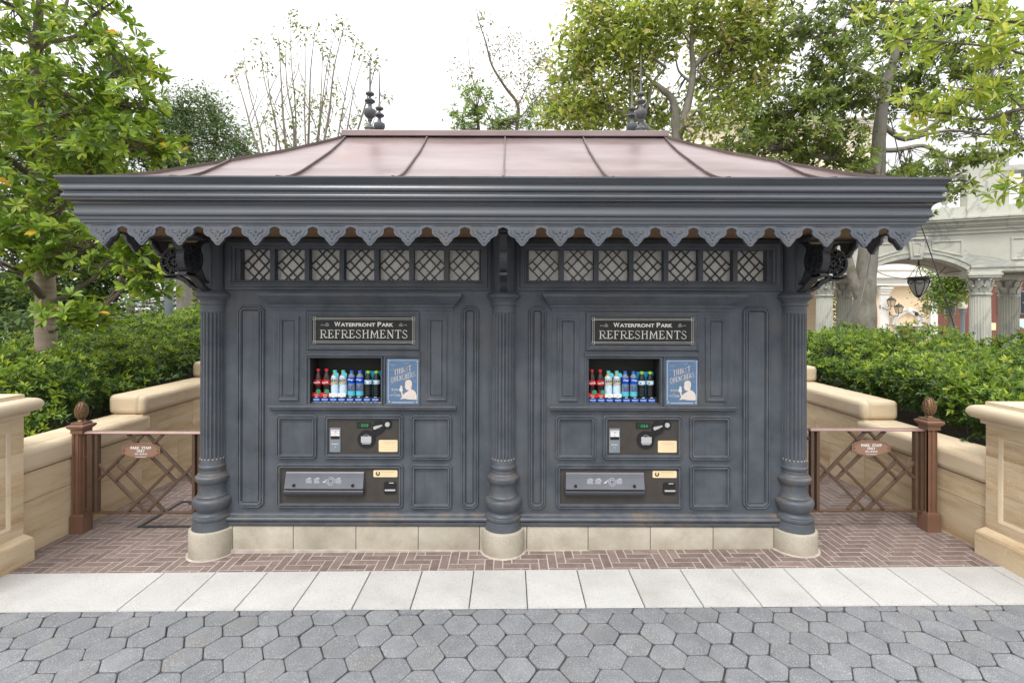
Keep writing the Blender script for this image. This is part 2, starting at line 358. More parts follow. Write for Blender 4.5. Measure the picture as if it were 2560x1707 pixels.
GL = {
 'R': (0.72, [([(0.14,0),(0.14,1)],T_), ([(0,0),(0.3,0)],N_), ([(0,1),(0.3,1)],N_), ([(0.14,0.99)]+arc(0.38,0.74,0.22,0.25,90,-90)+[(0.14,0.49)],0.8), ([(0.36,0.5),(0.52,0.14),(0.64,0.02),(0.74,0.10)],T_)]),
 'E': (0.62, [([(0.14,0),(0.14,1)],T_), ([(0,1),(0.5,1),(0.54,0.84)],N_), ([(0.14,0.54),(0.40,0.54)],N_), ([(0.40,0.64),(0.40,0.44)],N_), ([(0,0.02),(0.42,0.02),(0.58,0.1),(0.60,0.24),(0.5,0.2)],0.7)]),
 'F': (0.58, [([(0.14,0),(0.14,1)],T_), ([(0,0),(0.3,0)],N_), ([(0,1),(0.5,1),(0.54,0.84)],N_), ([(0.14,0.54),(0.40,0.54)],N_), ([(0.40,0.64),(0.40,0.44)],N_)]),
 'S': (0.56, [([(0.48,0.84)]+arc(0.28,0.76,0.2,0.24,50,200,8)+[(0.18,0.60),(0.40,0.42)]+arc(0.26,0.24,0.24,0.24,30,-150,9)+[(0.02,0.22)],0.9)]),
 'H': (0.74, [([(0.14,0),(0.14,1)],T_), ([(0.60,0),(0.60,1)],T_), ([(0.02,0),(0.26,0)],N_), ([(0.02,1),(0.26,1)],N_), ([(0.48,0),(0.72,0)],N_), ([(0.48,1),(0.72,1)],N_), ([(0.14,0.6),(0.28,0.54),(0.46,0.66),(0.60,0.6)],N_)]),
 'M': (0.92, [([(0.12,0),(0.16,1)],T_), ([(0.80,0),(0.76,1)],T_), ([(0.02,0),(0.24,0)],N_), ([(0.68,0),(0.92,0)],N_), ([(0.16,1),(0.42,0.36),(0.52,0.14),(0.46,0.08),(0.40,0.16),(0.48,0.36),(0.76,1)],0.8)]),
 'N': (0.78, [([(0.14,0),(0.14,1)],N_), ([(0.64,0),(0.64,1)],N_), ([(0.14,1),(0.64,0.02)],1.2), ([(0.02,0),(0.26,0)],N_), ([(0.02,1),(0.16,1)],N_), ([(0.52,1),(0.76,1)],N_)]),
 'T': (0.66, [([(0.33,0),(0.33,1)],T_), ([(0.2,0),(0.46,0)],N_), ([(0.02,0.84),(0.06,1),(0.60,1),(0.64,0.84)],0.6)]),
 'I': (0.26, [([(0.13,0),(0.13,1)],T_)]),
 'Q': (0.78, [(arc(0.36,0.5,0.32,0.5,0,360,18),0.9), ([(0.34,0.2),(0.56,-0.06),(0.76,-0.1)],0.8)]),
 'U': (0.70, [([(0.12,1),(0.12,0.3)]+arc(0.35,0.28,0.23,0.27,180,360,8)+[(0.58,1)],0.9)]),
 'C': (0.66, [(arc(0.38,0.5,0.32,0.5,45,315,14),0.9)]),
 'W': (1.0, [([(0,1),(0.25,0)],T_), ([(0.25,0),(0.5,1)],N_), ([(0.5,1),(0.74,0)],T_), ([(0.74,0),(1,1)],N_)]),
 'A': (0.74, [([(0.02,0),(0.37,1)],N_), ([(0.37,1),(0.72,0)],T_), ([(0.14,0.34),(0.6,0.34)],N_)]),
 'O': (0.76, [(arc(0.36,0.5,0.33,0.5,0,360,18),0.9)]),
 'D': (0.72, [([(0.12,0),(0.12,1)],T_), ([(0.02,1),(0.3,1)]+arc(0.3,0.5,0.36,0.5,90,-90,9)+[(0.02,0)],0.7)]),
 'K': (0.70, [([(0.12,0),(0.12,1)],T_), ([(0.60,1),(0.14,0.48)],N_), ([(0.26,0.6),(0.66,0)],T_)]),
 '&': (0.7, [([(0.62,0),(0.2,0.75)]+arc(0.34,0.84,0.13,0.15,180,-30,7)+[(0.1,0.35)]+arc(0.26,0.2,0.2,0.2,160,330,7)+[(0.62,0.45)],0.7)]),
 ' ': (0.35, [])}
def strokes(mb, s, x0, x1, a, b, y, w, gap=0.12, m=0, fn=None):
    tot = sum(GL[c][0]+gap for c in s)-gap; sx = (x1-x0)/tot; sz = b-a; cx = 0
    for c in s:
        wd, sts = GL[c]
        for pts, k in sts:
            P = [(x0+(cx+p[0])*sx, a+p[1]*sz) for p in pts]
            if fn: P = [fn(*p) for p in P]
            for i in range(len(P)-1):
                d = Vector((P[i+1][0]-P[i][0], P[i+1][1]-P[i][1]))
                if d.length < 1e-6: continue
                d.normalize(); nn = Vector((-d.y, d.x))*w*k/2; e = d*w*k*0.22
                p = Vector(P[i])-e; q = Vector(P[i+1])+e
                mb.add([(p.x-nn.x, y, p.y-nn.y), (q.x-nn.x, y, q.y-nn.y), (q.x+nn.x, y, q.y+nn.y), (p.x+nn.x, y, p.y+nn.y)], [(0,1,2,3)], m=m)
        cx += wd+gap

# ------------------------------------------------------------------ leaves
def norm(a): return a/np.maximum(np.linalg.norm(a, axis=1, keepdims=True), 1e-9)
def leaf_arrays(P, D, U, L, Wd, C, lod=0, droop=0.15, fold=0.18):
    D = norm(D); S = norm(np.cross(D, U)); U = norm(np.cross(S, D)); N = len(P)
    L = L[:, None]; Wd = Wd[:, None]
    if lod == 0:
        vs = np.stack([P, P+D*L*.5+S*Wd*.5+U*Wd*fold, P+D*L-U*L*droop, P+D*L*.5-S*Wd*.5+U*Wd*fold, P+D*L*.55], 1)
        fv = np.array([[0,1,2,4],[0,4,2,3]]); sizes = np.array([4,4])
    else:
        r1 = P+D*L*.38+S*Wd*.40+U*Wd*fold; r2 = P+D*L*.70+S*Wd*.48+U*Wd*fold-U*L*droop*.3
        l1 = P+D*L*.38-S*Wd*.40+U*Wd*fold; l2 = P+D*L*.70-S*Wd*.48+U*Wd*fold-U*L*droop*.3
        vs = np.stack([P, r1, r2, P+D*L-U*L*droop, l2, l1, P+D*L*.38, P+D*L*.70-U*L*droop*.3], 1)
        fv = np.array([[0,1,2,7],[0,7,4,5],[2,3,7,7],[7,3,4,4]])
        sizes = np.array([4,4,3,3])
    nv = vs.shape[1]
    return vs.reshape(-1, 3), fv, sizes, nv, N, np.repeat(C, nv, 0)
def leaf_mesh(name, batch, mat, parent=None, origin=(0,0,0)):
    V = []; loops = []; starts = []; tots = []; C = []; vo = 0; lo = 0
    for vs, fv, sizes, nv, N, col in batch:
        V.append(vs); C.append(col)
        base = (np.arange(N)*nv+vo)
        seq = np.concatenate([fv[i][:sizes[i]] for i in range(len(sizes))])
        lp = (base[:, None]+seq[None, :]).reshape(-1); loops.append(lp)
        st = np.concatenate([[0], np.cumsum(sizes)[:-1]]); per = sizes.sum()
        starts.append((np.arange(N)[:, None]*per+st[None, :]+lo).reshape(-1)); tots.append(np.tile(sizes, N))
        vo += len(vs); lo += len(lp)
    V = np.concatenate(V); loops = np.concatenate(loops); starts = np.concatenate(starts); tots = np.concatenate(tots); C = np.concatenate(C)
    off = np.array(origin, float)
    if parent is not None: off = off+np.array(parent.location)
    V = V-off
    me = bpy.data.meshes.new(name); me.vertices.add(len(V)); me.vertices.foreach_set("co", V.astype(np.float32).ravel())
    me.loops.add(len(loops)); me.loops.foreach_set("vertex_index", loops.astype(np.int32))
    me.polygons.add(len(starts)); me.polygons.foreach_set("loop_start", starts.astype(np.int32))
    try: me.polygons.foreach_set("loop_total", tots.astype(np.int32))
    except Exception: pass
    ca = me.color_attributes.new("col", 'FLOAT_COLOR', 'POINT')
    ca.data.foreach_set("color", np.concatenate([C, np.ones((len(C), 1))], 1).astype(np.float32).ravel())
    me.materials.append(mat); me.update(calc_edges=True); me.validate()
    o = bpy.data.objects.new(name, me); COL.objects.link(o)
    if parent is not None: o.parent = parent
    else: o.location = origin
    return o
def pick(cols, w, n):
    cols = np.array(cols); w = np.array(w, float); return cols[rng.choice(len(cols), n, p=w/w.sum())]
def rosettes(P, A, n, L, asp, cols, w, el=(15,60), lod=0, jit=0.25, droop=0.15, ljit=0.18):
    """n leaves fanned round each axis A at points P"""
    N = len(P); A = norm(A); T = norm(np.cross(A, rng.normal(size=(N,3)))); B = np.cross(A, T)
    k = np.tile(np.arange(n), N); idx = np.repeat(np.arange(N), n)
    th = k*2.39996+rng.uniform(0, 6.28, N)[idx]+rng.normal(0, .25, N*n)
    e = np.radians(rng.uniform(el[0], el[1], N*n))
    D = (T[idx]*np.cos(th)[:, None]+B[idx]*np.sin(th)[:, None])*np.cos(e)[:, None]+A[idx]*np.sin(e)[:, None]
    LL = L[idx]*rng.uniform(1-jit, 1+jit, N*n)
    wm = [x if x > .3 else 0 for x in w]
    C = pick(cols, wm, N)[idx]*rng.uniform(1-ljit, 1+ljit, (N*n, 1))
    sel = rng.uniform(size=N*n) < .22; C[sel] = pick(cols, w, sel.sum())
    return leaf_arrays(P[idx]+D*0.004, D, A[idx]+rng.normal(0, .25, (N*n, 3)), LL, LL*asp, C, lod, droop)
def sprays(P, R_, n, L, asp, cols, w, lod=0, dn=0.25):
    """n loose leaves scattered within R_ of each twig tip"""
    N = len(P); idx = np.repeat(np.arange(N), n)
    off = rng.normal(size=(N*n, 3))*R_
    D = rng.normal(size=(N*n, 3)); D[:, 2] = D[:, 2]*.5-dn
    LL = L*rng.uniform(.65, 1.3, N*n)
    C = pick(cols, w, N)[idx]*rng.uniform(.8, 1.2, (N*n, 1))
    sel = rng.uniform(size=N*n) < .3; C[sel] = pick(cols, w, sel.sum())
    U = rng.normal(0, .6, (N*n, 3)); U[:, 2] += 1
    return leaf_arrays(P[idx]+off, D, U, LL, LL*asp, C, lod)

def tree(name, label, cat, limbs, blobs, spec, bark, group=None, extra=None, twig=0.006, base=None, leafm=None):
    """limbs: [( [(px,py,Y)...], r0, r1 )]; blobs: (px,py,rx,ry,Y,depth,tips)"""
    tb = MB(); nodes = []
    for pts, r0, r1 in limbs:
        W_ = [np.array(at(*p)) for p in pts]
        fine = []
        for i in range(len(W_)-1):
            a = W_[max(i-1, 0)]; b = W_[i]; c = W_[i+1]; d = W_[min(i+2, len(W_)-1)]
            for t in (0, .25, .5, .75):
                fine.append(.5*((2*b)+(c-a)*t+(2*a-5*b+4*c-d)*t*t+(3*b-a-3*c+d)*t**3))
        fine.append(W_[-1])
        rad = [r0+(r1-r0)*(i/(len(fine)-1)) for i in range(len(fine))]
        tb.tube(fine, [r*(1+rng.uniform(-.06, .06)) for r in rad], 9 if r0 > .03 else 5)
        nodes += fine[2:]
    nodes = np.array(nodes)
    root = thing(name, label, cat, base or tuple(tb.V[0]), group=group)
    tips = []; ax = []
    for px, py, rx, ry, Y, dep, nt_ in blobs:
        nt_ = max(3, int(nt_*spec.get('frac', 1)))
        c = np.array(at(px, py, Y)); s = (Y-CAM[1])/FPX
        v = norm(rng.normal(size=(nt_, 3)))*(rng.uniform(0.25, 1, (nt_, 1))**0.55)
        tips.append(c+v*np.array([rx*s, dep, ry*s])); ax.append(v*np.array([1,1,1]))
    tips = np.concatenate(tips); ax = np.concatenate(ax)
    tw = MB()
    for i, t in enumerate(tips):
        d = np.linalg.norm(nodes-t, axis=1); j = int(np.argmin(d))
        if spec.get('twigfrac', 1) < rng.uniform(): continue
        a = nodes[j]; mid = (a+t)/2+np.array([0, 0, -.06*d[j]])+rng.normal(0, .05, 3)*d[j]
        q = [a, a*.36+mid*.48+t*.16, a*.16+mid*.48+t*.36, t]
        tb.tube(q, [twig*1.0*(1+2*min(d[j], 1.2)), twig*.9, twig*.7, twig*.45], 4)
    A = ax.copy(); A[:, 2] += spec.get('up', .8); A += rng.normal(0, .35, A.shape)
    batch = []
    if spec['mode'] == 'rosette':
        Ls = spec['L']*rng.uniform(.75, 1.25, len(tips))
        batch.append(rosettes(tips, A, spec['n'], Ls, spec['asp'], spec['cols'], spec['w'], el=spec.get('el', (5, 55)), lod=spec.get('lod', 0)))
        if spec.get('sub', 0):
            k = spec['sub']; idx = np.repeat(np.arange(len(tips)), k)
            P2 = tips[idx]+rng.normal(0, spec.get('subr', .12), (len(idx), 3))*np.array([1, 1, .6])
            batch.append(rosettes(P2, A[idx]+rng.normal(0, .5, (len(idx), 3)), spec['n'], Ls[idx]*.9, spec['asp'], spec['cols'], spec['w'], el=spec.get('el', (5, 55)), lod=spec.get('lod', 0)))
    else:
        batch.append(sprays(tips, spec['R'], spec['n'], spec['L'], spec['asp'], spec['cols'], spec['w'], spec.get('lod', 0)))
    if extra: batch += extra
    tb.build('trunk', bark, root, smooth=60, fix=False)
    leaf_mesh('crown', batch, leafm or LEAF, root)
    return root

# ================================================================== GROUND
def sheet(name, x0, x1, y0, y1, mat, dz=0.0, nx=2, ny=2, cuts=()):
    ys = sorted(set(list(np.linspace(y0, y1, ny))+[c for c in cuts if y0 < c < y1])); xs = np.linspace(x0, x1, nx)
    b = MB(); V = [(x, y, gz(x, y)+dz) for y in ys for x in xs]
    F = [(j*nx+i, j*nx+i+1, (j+1)*nx+i+1, (j+1)*nx+i) for j in range(len(ys)-1) for i in range(nx-1)]
    b.add(V, F); o = b.build(name, mat); o['kind'] = 'structure'; return o
gb = MB(); gb.add([(-400,-60,-.25),(400,-60,-.25),(400,900,-.25),(-400,900,-.25)], [(0,1,2,3)])
g = gb.build("ground", SOIL); g['kind'] = 'structure'
KY0, KY1 = -0.665, -0.262        # granite band
sheet("brick_path_bed", -3.55, 3.55, KY1, 9.0, MORTAR, 0.0006, cuts=(-.15,))
# herringbone bricks 3:1
hb = MB(); w = .0605; L = 3*w; gap = .0062
def brick(x0, x1, y0, y1):
    y0c = max(y0, KY1+.004); y1c = min(y1, 5.2); x0 = max(x0, -3.5); x1 = min(x1, 3.5)
    if x1-x0 < .012 or y1c-y0c < .012: return
    if abs((x0+x1)/2) < 1.98 and 0.12 < (y0+y1)/2 < 2.0: return
    if -2.92 < (x0+x1)/2 < -2.33 and .40 < (y0+y1)/2 < .98 and not (-2.88 < (x0+x1)/2 and .45 < (y0+y1)/2 < .95): return
    a, b, c, d = x0+gap/2, x1-gap/2, y0c+gap/2, y1c-gap/2; h = .0016+rng.uniform(0, .0010); e = .0012
    z = lambda x, y, k: gz(x, y)+k
    hb.add([(a,c,z(a,c,-.001)),(b,c,z(b,c,-.001)),(b,d,z(b,d,-.001)),(a,d,z(a,d,-.001)),
            (a+e,c+e,z(a,c,h)),(b-e,c+e,z(b,c,h)),(b-e,d-e,z(b,d,h)),(a+e,d-e,z(a,d,h))],
           [(4,5,6,7),(0,1,5,4),(1,2,6,5),(2,3,7,6),(3,0,4,7)], rng.uniform())
n0 = 75
for i in range(-n0, n0+40):
    for k in range(-30, 31):
        # diagonal stair of the herringbone: horizontal brick then vertical brick, period 6w across
        x = i*w+k*6*w; y = i*w-0.6
        if -3.7 < x < 3.6 and -0.5 < y < 5.4:
            brick(x, x+L, y, y+w)
        x2 = x+L-0; y2 = y-2*w
        if -3.7 < x2 < 3.6 and -0.5 < y2 < 5.4: brick(x2, x2+w, y2, y2+L)
o = hb.build("brick_path", BRICKP, fix=False); o['kind'] = 'structure'
# granite band
gr = MB(); xj = .149; pitch = .3365
js = [xj+pitch*i for i in range(-12, 13)]
skip = [xj+pitch*i for i in (-8, -9)]
js = [j for j in js if all(abs(j-s) > .01 for s in skip)]
sheet("granite_band_bed", -4.4, 4.4, KY0, KY1, JOINT, -0.004, cuts=(-.15,))
for a, b in zip(js[:-1], js[1:]):
    x0, x1, y0, y1 = a+.0022, b-.0022, KY0+.002, KY1-.001
    e = .003; h = .0045
    gr.add([(x0,y0,gz(x0,y0)-.003),(x1,y0,gz(x1,y0)-.003),(x1,y1,gz(x1,y1)-.003),(x0,y1,gz(x0,y1)-.003),
            (x0+e,y0+e,gz(x0,y0)+h),(x1-e,y0+e,gz(x1,y0)+h),(x1-e,y1-e,gz(x1,y1)+h),(x0+e,y1-e,gz(x0,y1)+h)],
           [(4,5,6,7),(0,1,5,4),(1,2,6,5),(2,3,7,6),(3,0,4,7)], rng.uniform())
o = gr.build("granite_band", GRANITE); o['kind'] = 'structure'
# hexagonal pavers
sheet("plaza_bed", -40, 40, -60, KY0, JOINT, -0.006, nx=9, ny=9)
hx = MB(); HW, HH = .2, .17
for i in range(-36, 37):
    for j in range(-3, 15):
        cx = .079+i*HW*.75; cy = -.973-(j-1)*HH-(HH/2 if i % 2 else 0)
        if cy < -2.75 or cy > KY0+.08: continue
        if abs(cx) > 4.9: continue
        P = [(cx-HW/2, cy), (cx-HW/4, cy-HH/2), (cx+HW/4, cy-HH/2), (cx+HW/2, cy), (cx+HW/4, cy+HH/2), (cx-HW/4, cy+HH/2)]
        jx, jy, ja = rng.normal(0, .0012), rng.normal(0, .0012), rng.normal(0, .006)
        P = [(cx+(x-cx)*math.cos(ja)-(y-cy)*math.sin(ja)+jx, cy+(x-cx)*math.sin(ja)+(y-cy)*math.cos(ja)+jy) for x, y in P]
        if any(y > KY0-.002 for x, y in P):                          # cut against the band
            Q = []
            ym = KY0-.003
            for a, b in zip(P, P[1:]+P[:1]):
                ia, ib = a[1] <= ym, b[1] <= ym
                if ia: Q.append(a)
                if ia != ib: t = (ym-a[1])/(b[1]-a[1]); Q.append((a[0]+(b[0]-a[0])*t, ym))
            P = Q
        if len(P) < 3: continue
        Q = []
        for q in range(len(P)):
            p0, p1, p2 = Vector(P[q-1]), Vector(P[q]), Vector(P[(q+1) % len(P)]); c_ = min(.008+rng.uniform(0, .006), (p0-p1).length*.3, (p2-p1).length*.3)
            Q.append(tuple(p1+(p0-p1).normalized()*c_)); Q.append(tuple(p1+(p2-p1).normalized()*c_))
        P = Q
        xs = [p[0] for p in P]; ys = [p[1] for p in P]
        if max(ys)-min(ys) < .015: continue
        g_ = .0036+abs(rng.normal(0, .0020)); a0 = offset_poly(P, g_*.6); a1 = offset_poly(P, g_*.6+.004); h = .003+rng.uniform(-.001, .0018); tl = rng.normal(0, .006, 2)
        n_ = len(P)
        V = [(x, y, gz(x, y)-.005) for x, y in a0]+[(x, y, gz(x, y)+h-.0022+tl[0]*(x-cx)+tl[1]*(y-cy)) for x, y in a0]+[(x, y, gz(x, y)+h+tl[0]*(x-cx)+tl[1]*(y-cy)) for x, y in a1]
        F = [tuple(range(2*n_, 3*n_))]+[(q, (q+1)%n_, n_+(q+1)%n_, n_+q) for q in range(n_)]+[(n_+q, n_+(q+1)%n_, 2*n_+(q+1)%n_, 2*n_+q) for q in range(n_)]
        hx.add(V, F, rng.uniform())
o = hx.build("plaza_paving", HEXM); o['kind'] = 'structure'

# access cover frame in the brick path
mc = MB()
for x0, x1, y0, y1 in ((-2.90,-2.35,.425,.450),(-2.90,-2.35,.94,.965),(-2.90,-2.875,.45,.94),(-2.375,-2.35,.45,.94)):
    mc.box(x0, x1, y0, y1, gz(-2.6, .5)-.01, gz(-2.6, .5)+.007)
mc.box(-2.80, -2.70, .90, .938, gz(-2.6,.5), gz(-2.6,.5)+.009)
tag(mc.build("access_cover", IRON, origin=(-2.62,.69,0)), "dark metal frame of a square access cover let into the bricks behind the left gate", "access cover")

# ================================================================== KIOSK
kiosk = thing("refreshment_kiosk", "slate blue kiosk with fluted columns, scalloped eaves and a pale copper roof", "kiosk", (0, 1.0, 0))
YW = .03                                                            # face of the main wall
WX = 2.03
def wall_holes(mb, x0, x1, za, zb, holes, y):
    xs = sorted(set([x0, x1]+[h[0] for h in holes]+[h[1] for h in holes])); zs = sorted(set([za, zb]+[h[2] for h in holes]+[h[3] for h in holes]))
    for i in range(len(xs)-1):
        for j in range(len(zs)-1):
            cx, cz = (xs[i]+xs[i+1])/2, (zs[j]+zs[j+1])/2
            if any(h[0] < cx < h[1] and h[2] < cz < h[3] for h in holes): continue
            mb.add([(xs[i],y,zs[j]),(xs[i+1],y,zs[j]),(xs[i+1],y,zs[j+1]),(xs[i],y,zs[j+1])], [(0,1,2,3)])
def rz(fn, xa, xb, ya, yb, Y=YW):                                    # rectangle from close-up pixels -> x0,x1,z0,z1
    a = fn(xa, yb, Y); b = fn(xb, ya, Y); return a[0], b[0], (a[2]+fn(xb, yb, Y)[2])/2, (b[2]+fn(xa, ya, Y)[2])/2
WIN = rz(z1, 342, 2008, 120, 348)
CASE = rz(z1, 825, 1325, 880, 1205)
TM = 1.985
holes = []
for sgn in (1, -1):
    x0, x1 = (WIN[0], WIN[1]) if sgn == 1 else (-WIN[1], -WIN[0]); holes.append((x0, x1, WIN[2], WIN[3]))
for T in (0, TM): holes.append((CASE[0]+T, CASE[1]+T, CASE[2], CASE[3]))
wb = MB(); wall_holes(wb, -WX, WX, .15, 2.21, holes, YW)
wb.add([(-WX,YW,.15),(-WX,2.02,.15),(-WX,2.02,2.21),(-WX,YW,2.21)], [(0,1,2,3)])
wb.add([(WX,YW,.15),(WX,2.02,.15),(WX,2.02,2.21),(WX,YW,2.21)], [(0,1,2,3)])
wb.add([(-WX,2.02,.15),(WX,2.02,.15),(WX,2.02,2.21),(-WX,2.02,2.21)], [(0,1,2,3)])
wb.build("wall", SLATE, kiosk, fix=False)
# plinth blocks
pj = [z2(x, 1062, 0)[0] for x in (283, 708, 1147, 1583, 2012)]
pl = MB(); ZP = .178
def pblock(x0, x1):
    x0 += .0016; x1 -= .0016; pl.loft([[(x0+.001,0,-.06),(x1-.001,0,-.06),(x1-.001,.12,-.06),(x0+.001,.12,-.06)],[(x0+.001,0,ZP-.012),(x1-.001,0,ZP-.012),(x1-.001,.12,ZP-.012),(x0+.001,.12,ZP-.012)],
                              [(x0+.003,.010,ZP),(x1-.003,.010,ZP),(x1-.003,.12,ZP),(x0+.003,.12,ZP)]], rnd=rng.uniform())
for a, b in zip(pj[:-1], pj[1:]): pblock(a, b); pblock(-b, -a)
pblock(-WX-.02, pj[0]); pblock(-pj[0], WX+.02); pblock(pj[-1], -pj[-1])
for sx in (-1, 1):
    for k in range(5): 
        x0, x1 = sorted((sx*(WX-.08), sx*(WX+.02))); pl.box(x0, x1, .122+k*.38, .122+(k+1)*.38-.002, -.06, ZP, rng.uniform())
pl.build("plinth", PLINTH, kiosk, smooth=40)
jb = MB(); jb.box(-WX, WX, .004, .1, -.05, ZP-.006); jb.build("plinth_joint", JOINT, kiosk)
mo = MB()                                                            # mortar fillet round the foot
mo.box(-WX-.03, WX+.03, -.011, .02, -.03, .008)
for cx in (-2.065, 0, 2.065):
    mo.lathe([(.168, -.06+gz(cx,0)), (.167, gz(cx,0)+.003), (.162, gz(cx,0)+.005), (.150, gz(cx,0)+.006)], (cx, .03, 0), 40)
mo.build("mortar_fillet", pm("fillet_mortar", (0.34,0.30,0.26), (0.52,0.47,0.42), scale=12, rough=.95), kiosk, smooth=40)
# base moulding swept along the wall foot
def zf(fn, y, Y): return fn(1400, y, Y)[2]
bz = [(.0,.300),(.0,.165),(.036,.165),(.040,.178),(.040,.205),(.030,.208),(.030,.215),(.044,.222),(.050,.236),(.050,.248),(.044,.262),(.026,.266),(.026,.276),(.020,.279),(.016,.292),(.004,.300)]
ztop = z2(1400, 795, -.0)[2]; zb_ = ZP
bz = [(o, zb_+(z-.165)/(.300-.165)*(ztop-zb_)) for o, z in bz]
bm_ = MB()
for x0, x1 in ((-WX, 0), (0, WX)): bm_.loft([[(x0, YW-o, z) for o, z in bz], [(x1, YW-o, z) for o, z in bz]], cap0=False, cap1=False)
for sx in (-1, 1): bm_.loft([[(sx*(WX+o), YW, z) for o, z in bz], [(sx*(WX+o), 2.02, z) for o, z in bz]], cap0=False, cap1=False)
bm_.build("base_moulding", SLATE2, kiosk, smooth=35)
# columns
YC = .03
def cy(y, Yc=-.06): return at(1157, y, Yc)[2]
def czz(v, r=.1): return at(1157, (1080+v/4.614)*K, YC-r)[2]
def cap_z(v, r=.1): return at(1157, (680+v/13.07)*K, YC-r)[2]
def column(cx, y0=YC):
    ped = MB(); c = (cx, y0, 0)
    ped.lathe([(.152,-.08),(.152,.150),(.149,.160),(.135,.1655),(.03,.166)], c, 48)
    col = thing("column", "", "", (cx, y0, 0)); del col['label']; del col['category']; col.parent = kiosk; col.location = (cx, y0-1.0, 0)
    ped.build("pedestal", PLINTH, col, smooth=40)
    b = MB()
    pr = [(.03,.166),(.133,.166),(.133,.178),(.128,.190),(.126,czz(1072,.13)),(.122,czz(1068,.12)),(.128,czz(1052,.13)),(.131,czz(1035,.13)),(.128,czz(1018,.13)),(.116,czz(1005,.12)),(.114,czz(998,.11)),
          (.108,czz(990,.11)),(.101,czz(972,.1)),(.098,czz(955,.1)),(.100,czz(945,.1)),(.108,czz(935,.11)),(.122,czz(905,.12)),(.130,czz(865,.13)),(.130,czz(840,.13)),(.122,czz(812,.12)),(.108,czz(796,.11)),
          (.103,czz(790,.1)),(.104,czz(772,.1)),(.101,czz(766,.1)),(.096,czz(750,.1)),(.090,czz(700,.09)),(.089,czz(640,.09)),(.092,czz(626,.09)),(.097,czz(620,.1)),(.108,czz(600,.1)),(.113,czz(575,.11)),(.113,czz(556,.11)),(.106,czz(538,.1)),(.098,czz(530,.1)),
          (.098,czz(520,.1)),(.092,czz(508,.1)),(.086,czz(500,.08)),(.084,czz(455,.08)),(.088,czz(448,.08)),(.091,czz(432,.09)),(.090,czz(418,.09)),(.085,czz(408,.08)),(.082,czz(400,.08)),(.082,czz(352,.08)),(.03,czz(350,.08))]
    b.lathe(pr, c, 48); b.build("base", SLATE2, col, smooth=40)
    s = MB(); za, zb = czz(352, .08), cap_z(1270, .08); n = 120; loops = []
    for z, dp in ((za,0),(za+.012,0),(za+.018,.75),(za+.03,1),(zb-.035,1),(zb-.022,.75),(zb-.012,0),(zb,0)):
        lp = []
        for i in range(n):
            k = [0,.0,.75,1,.75,0][i % 6]; r = .082-.0125*k*dp-.0015*(z-za); th = 2*math.pi*i/n
            lp.append((cx+r*math.cos(th), y0+r*math.sin(th), z))
        loops.append(lp)
    s.loft(loops); s.build("shaft", SLATE, col, smooth=25)
    q = MB()
    for i in range(20):
        th = 2*math.pi*(i*6+3)/n; q.sphere((cx+.0795*math.cos(th), y0+.0795*math.sin(th), za+.012), .0062, 6)
    q.build("flute_bead", pm_bead, col, smooth=60)
    t = MB(); z = lambda v, r: cap_z(v, r)
    t.lathe([(.03,z(1272,.08)),(.081,z(1272,.08)),(.081,z(1105,.08)),(.086,z(1090,.09)),(.092,z(1070,.09)),(.092,z(1035,.09)),(.087,z(1020,.09)),(.085,z(960,.09)),(.088,z(925,.09)),(.097,z(905,.1)),(.098,z(880,.1)),
             (.104,z(862,.1)),(.114,z(830,.11)),(.120,z(780,.12)),(.119,z(740,.12)),(.112,z(700,.11)),(.103,z(682,.1)),(.100,z(660,.1)),(.096,z(640,.1)),(.085,z(620,.09)),(.080,z(590,.08)),(.080,2.212),(.03,2.212)], c, 48)
    t.build("capital", SLATE, col, smooth=40)
    return col
pm_bead = pm("worn_bead", (0.30,0.28,0.25), rough=0.6)
for cx in (-2.065, 0, 2.065): column(cx)
for cx in (-2.065, 2.065): column(cx, 2.02)
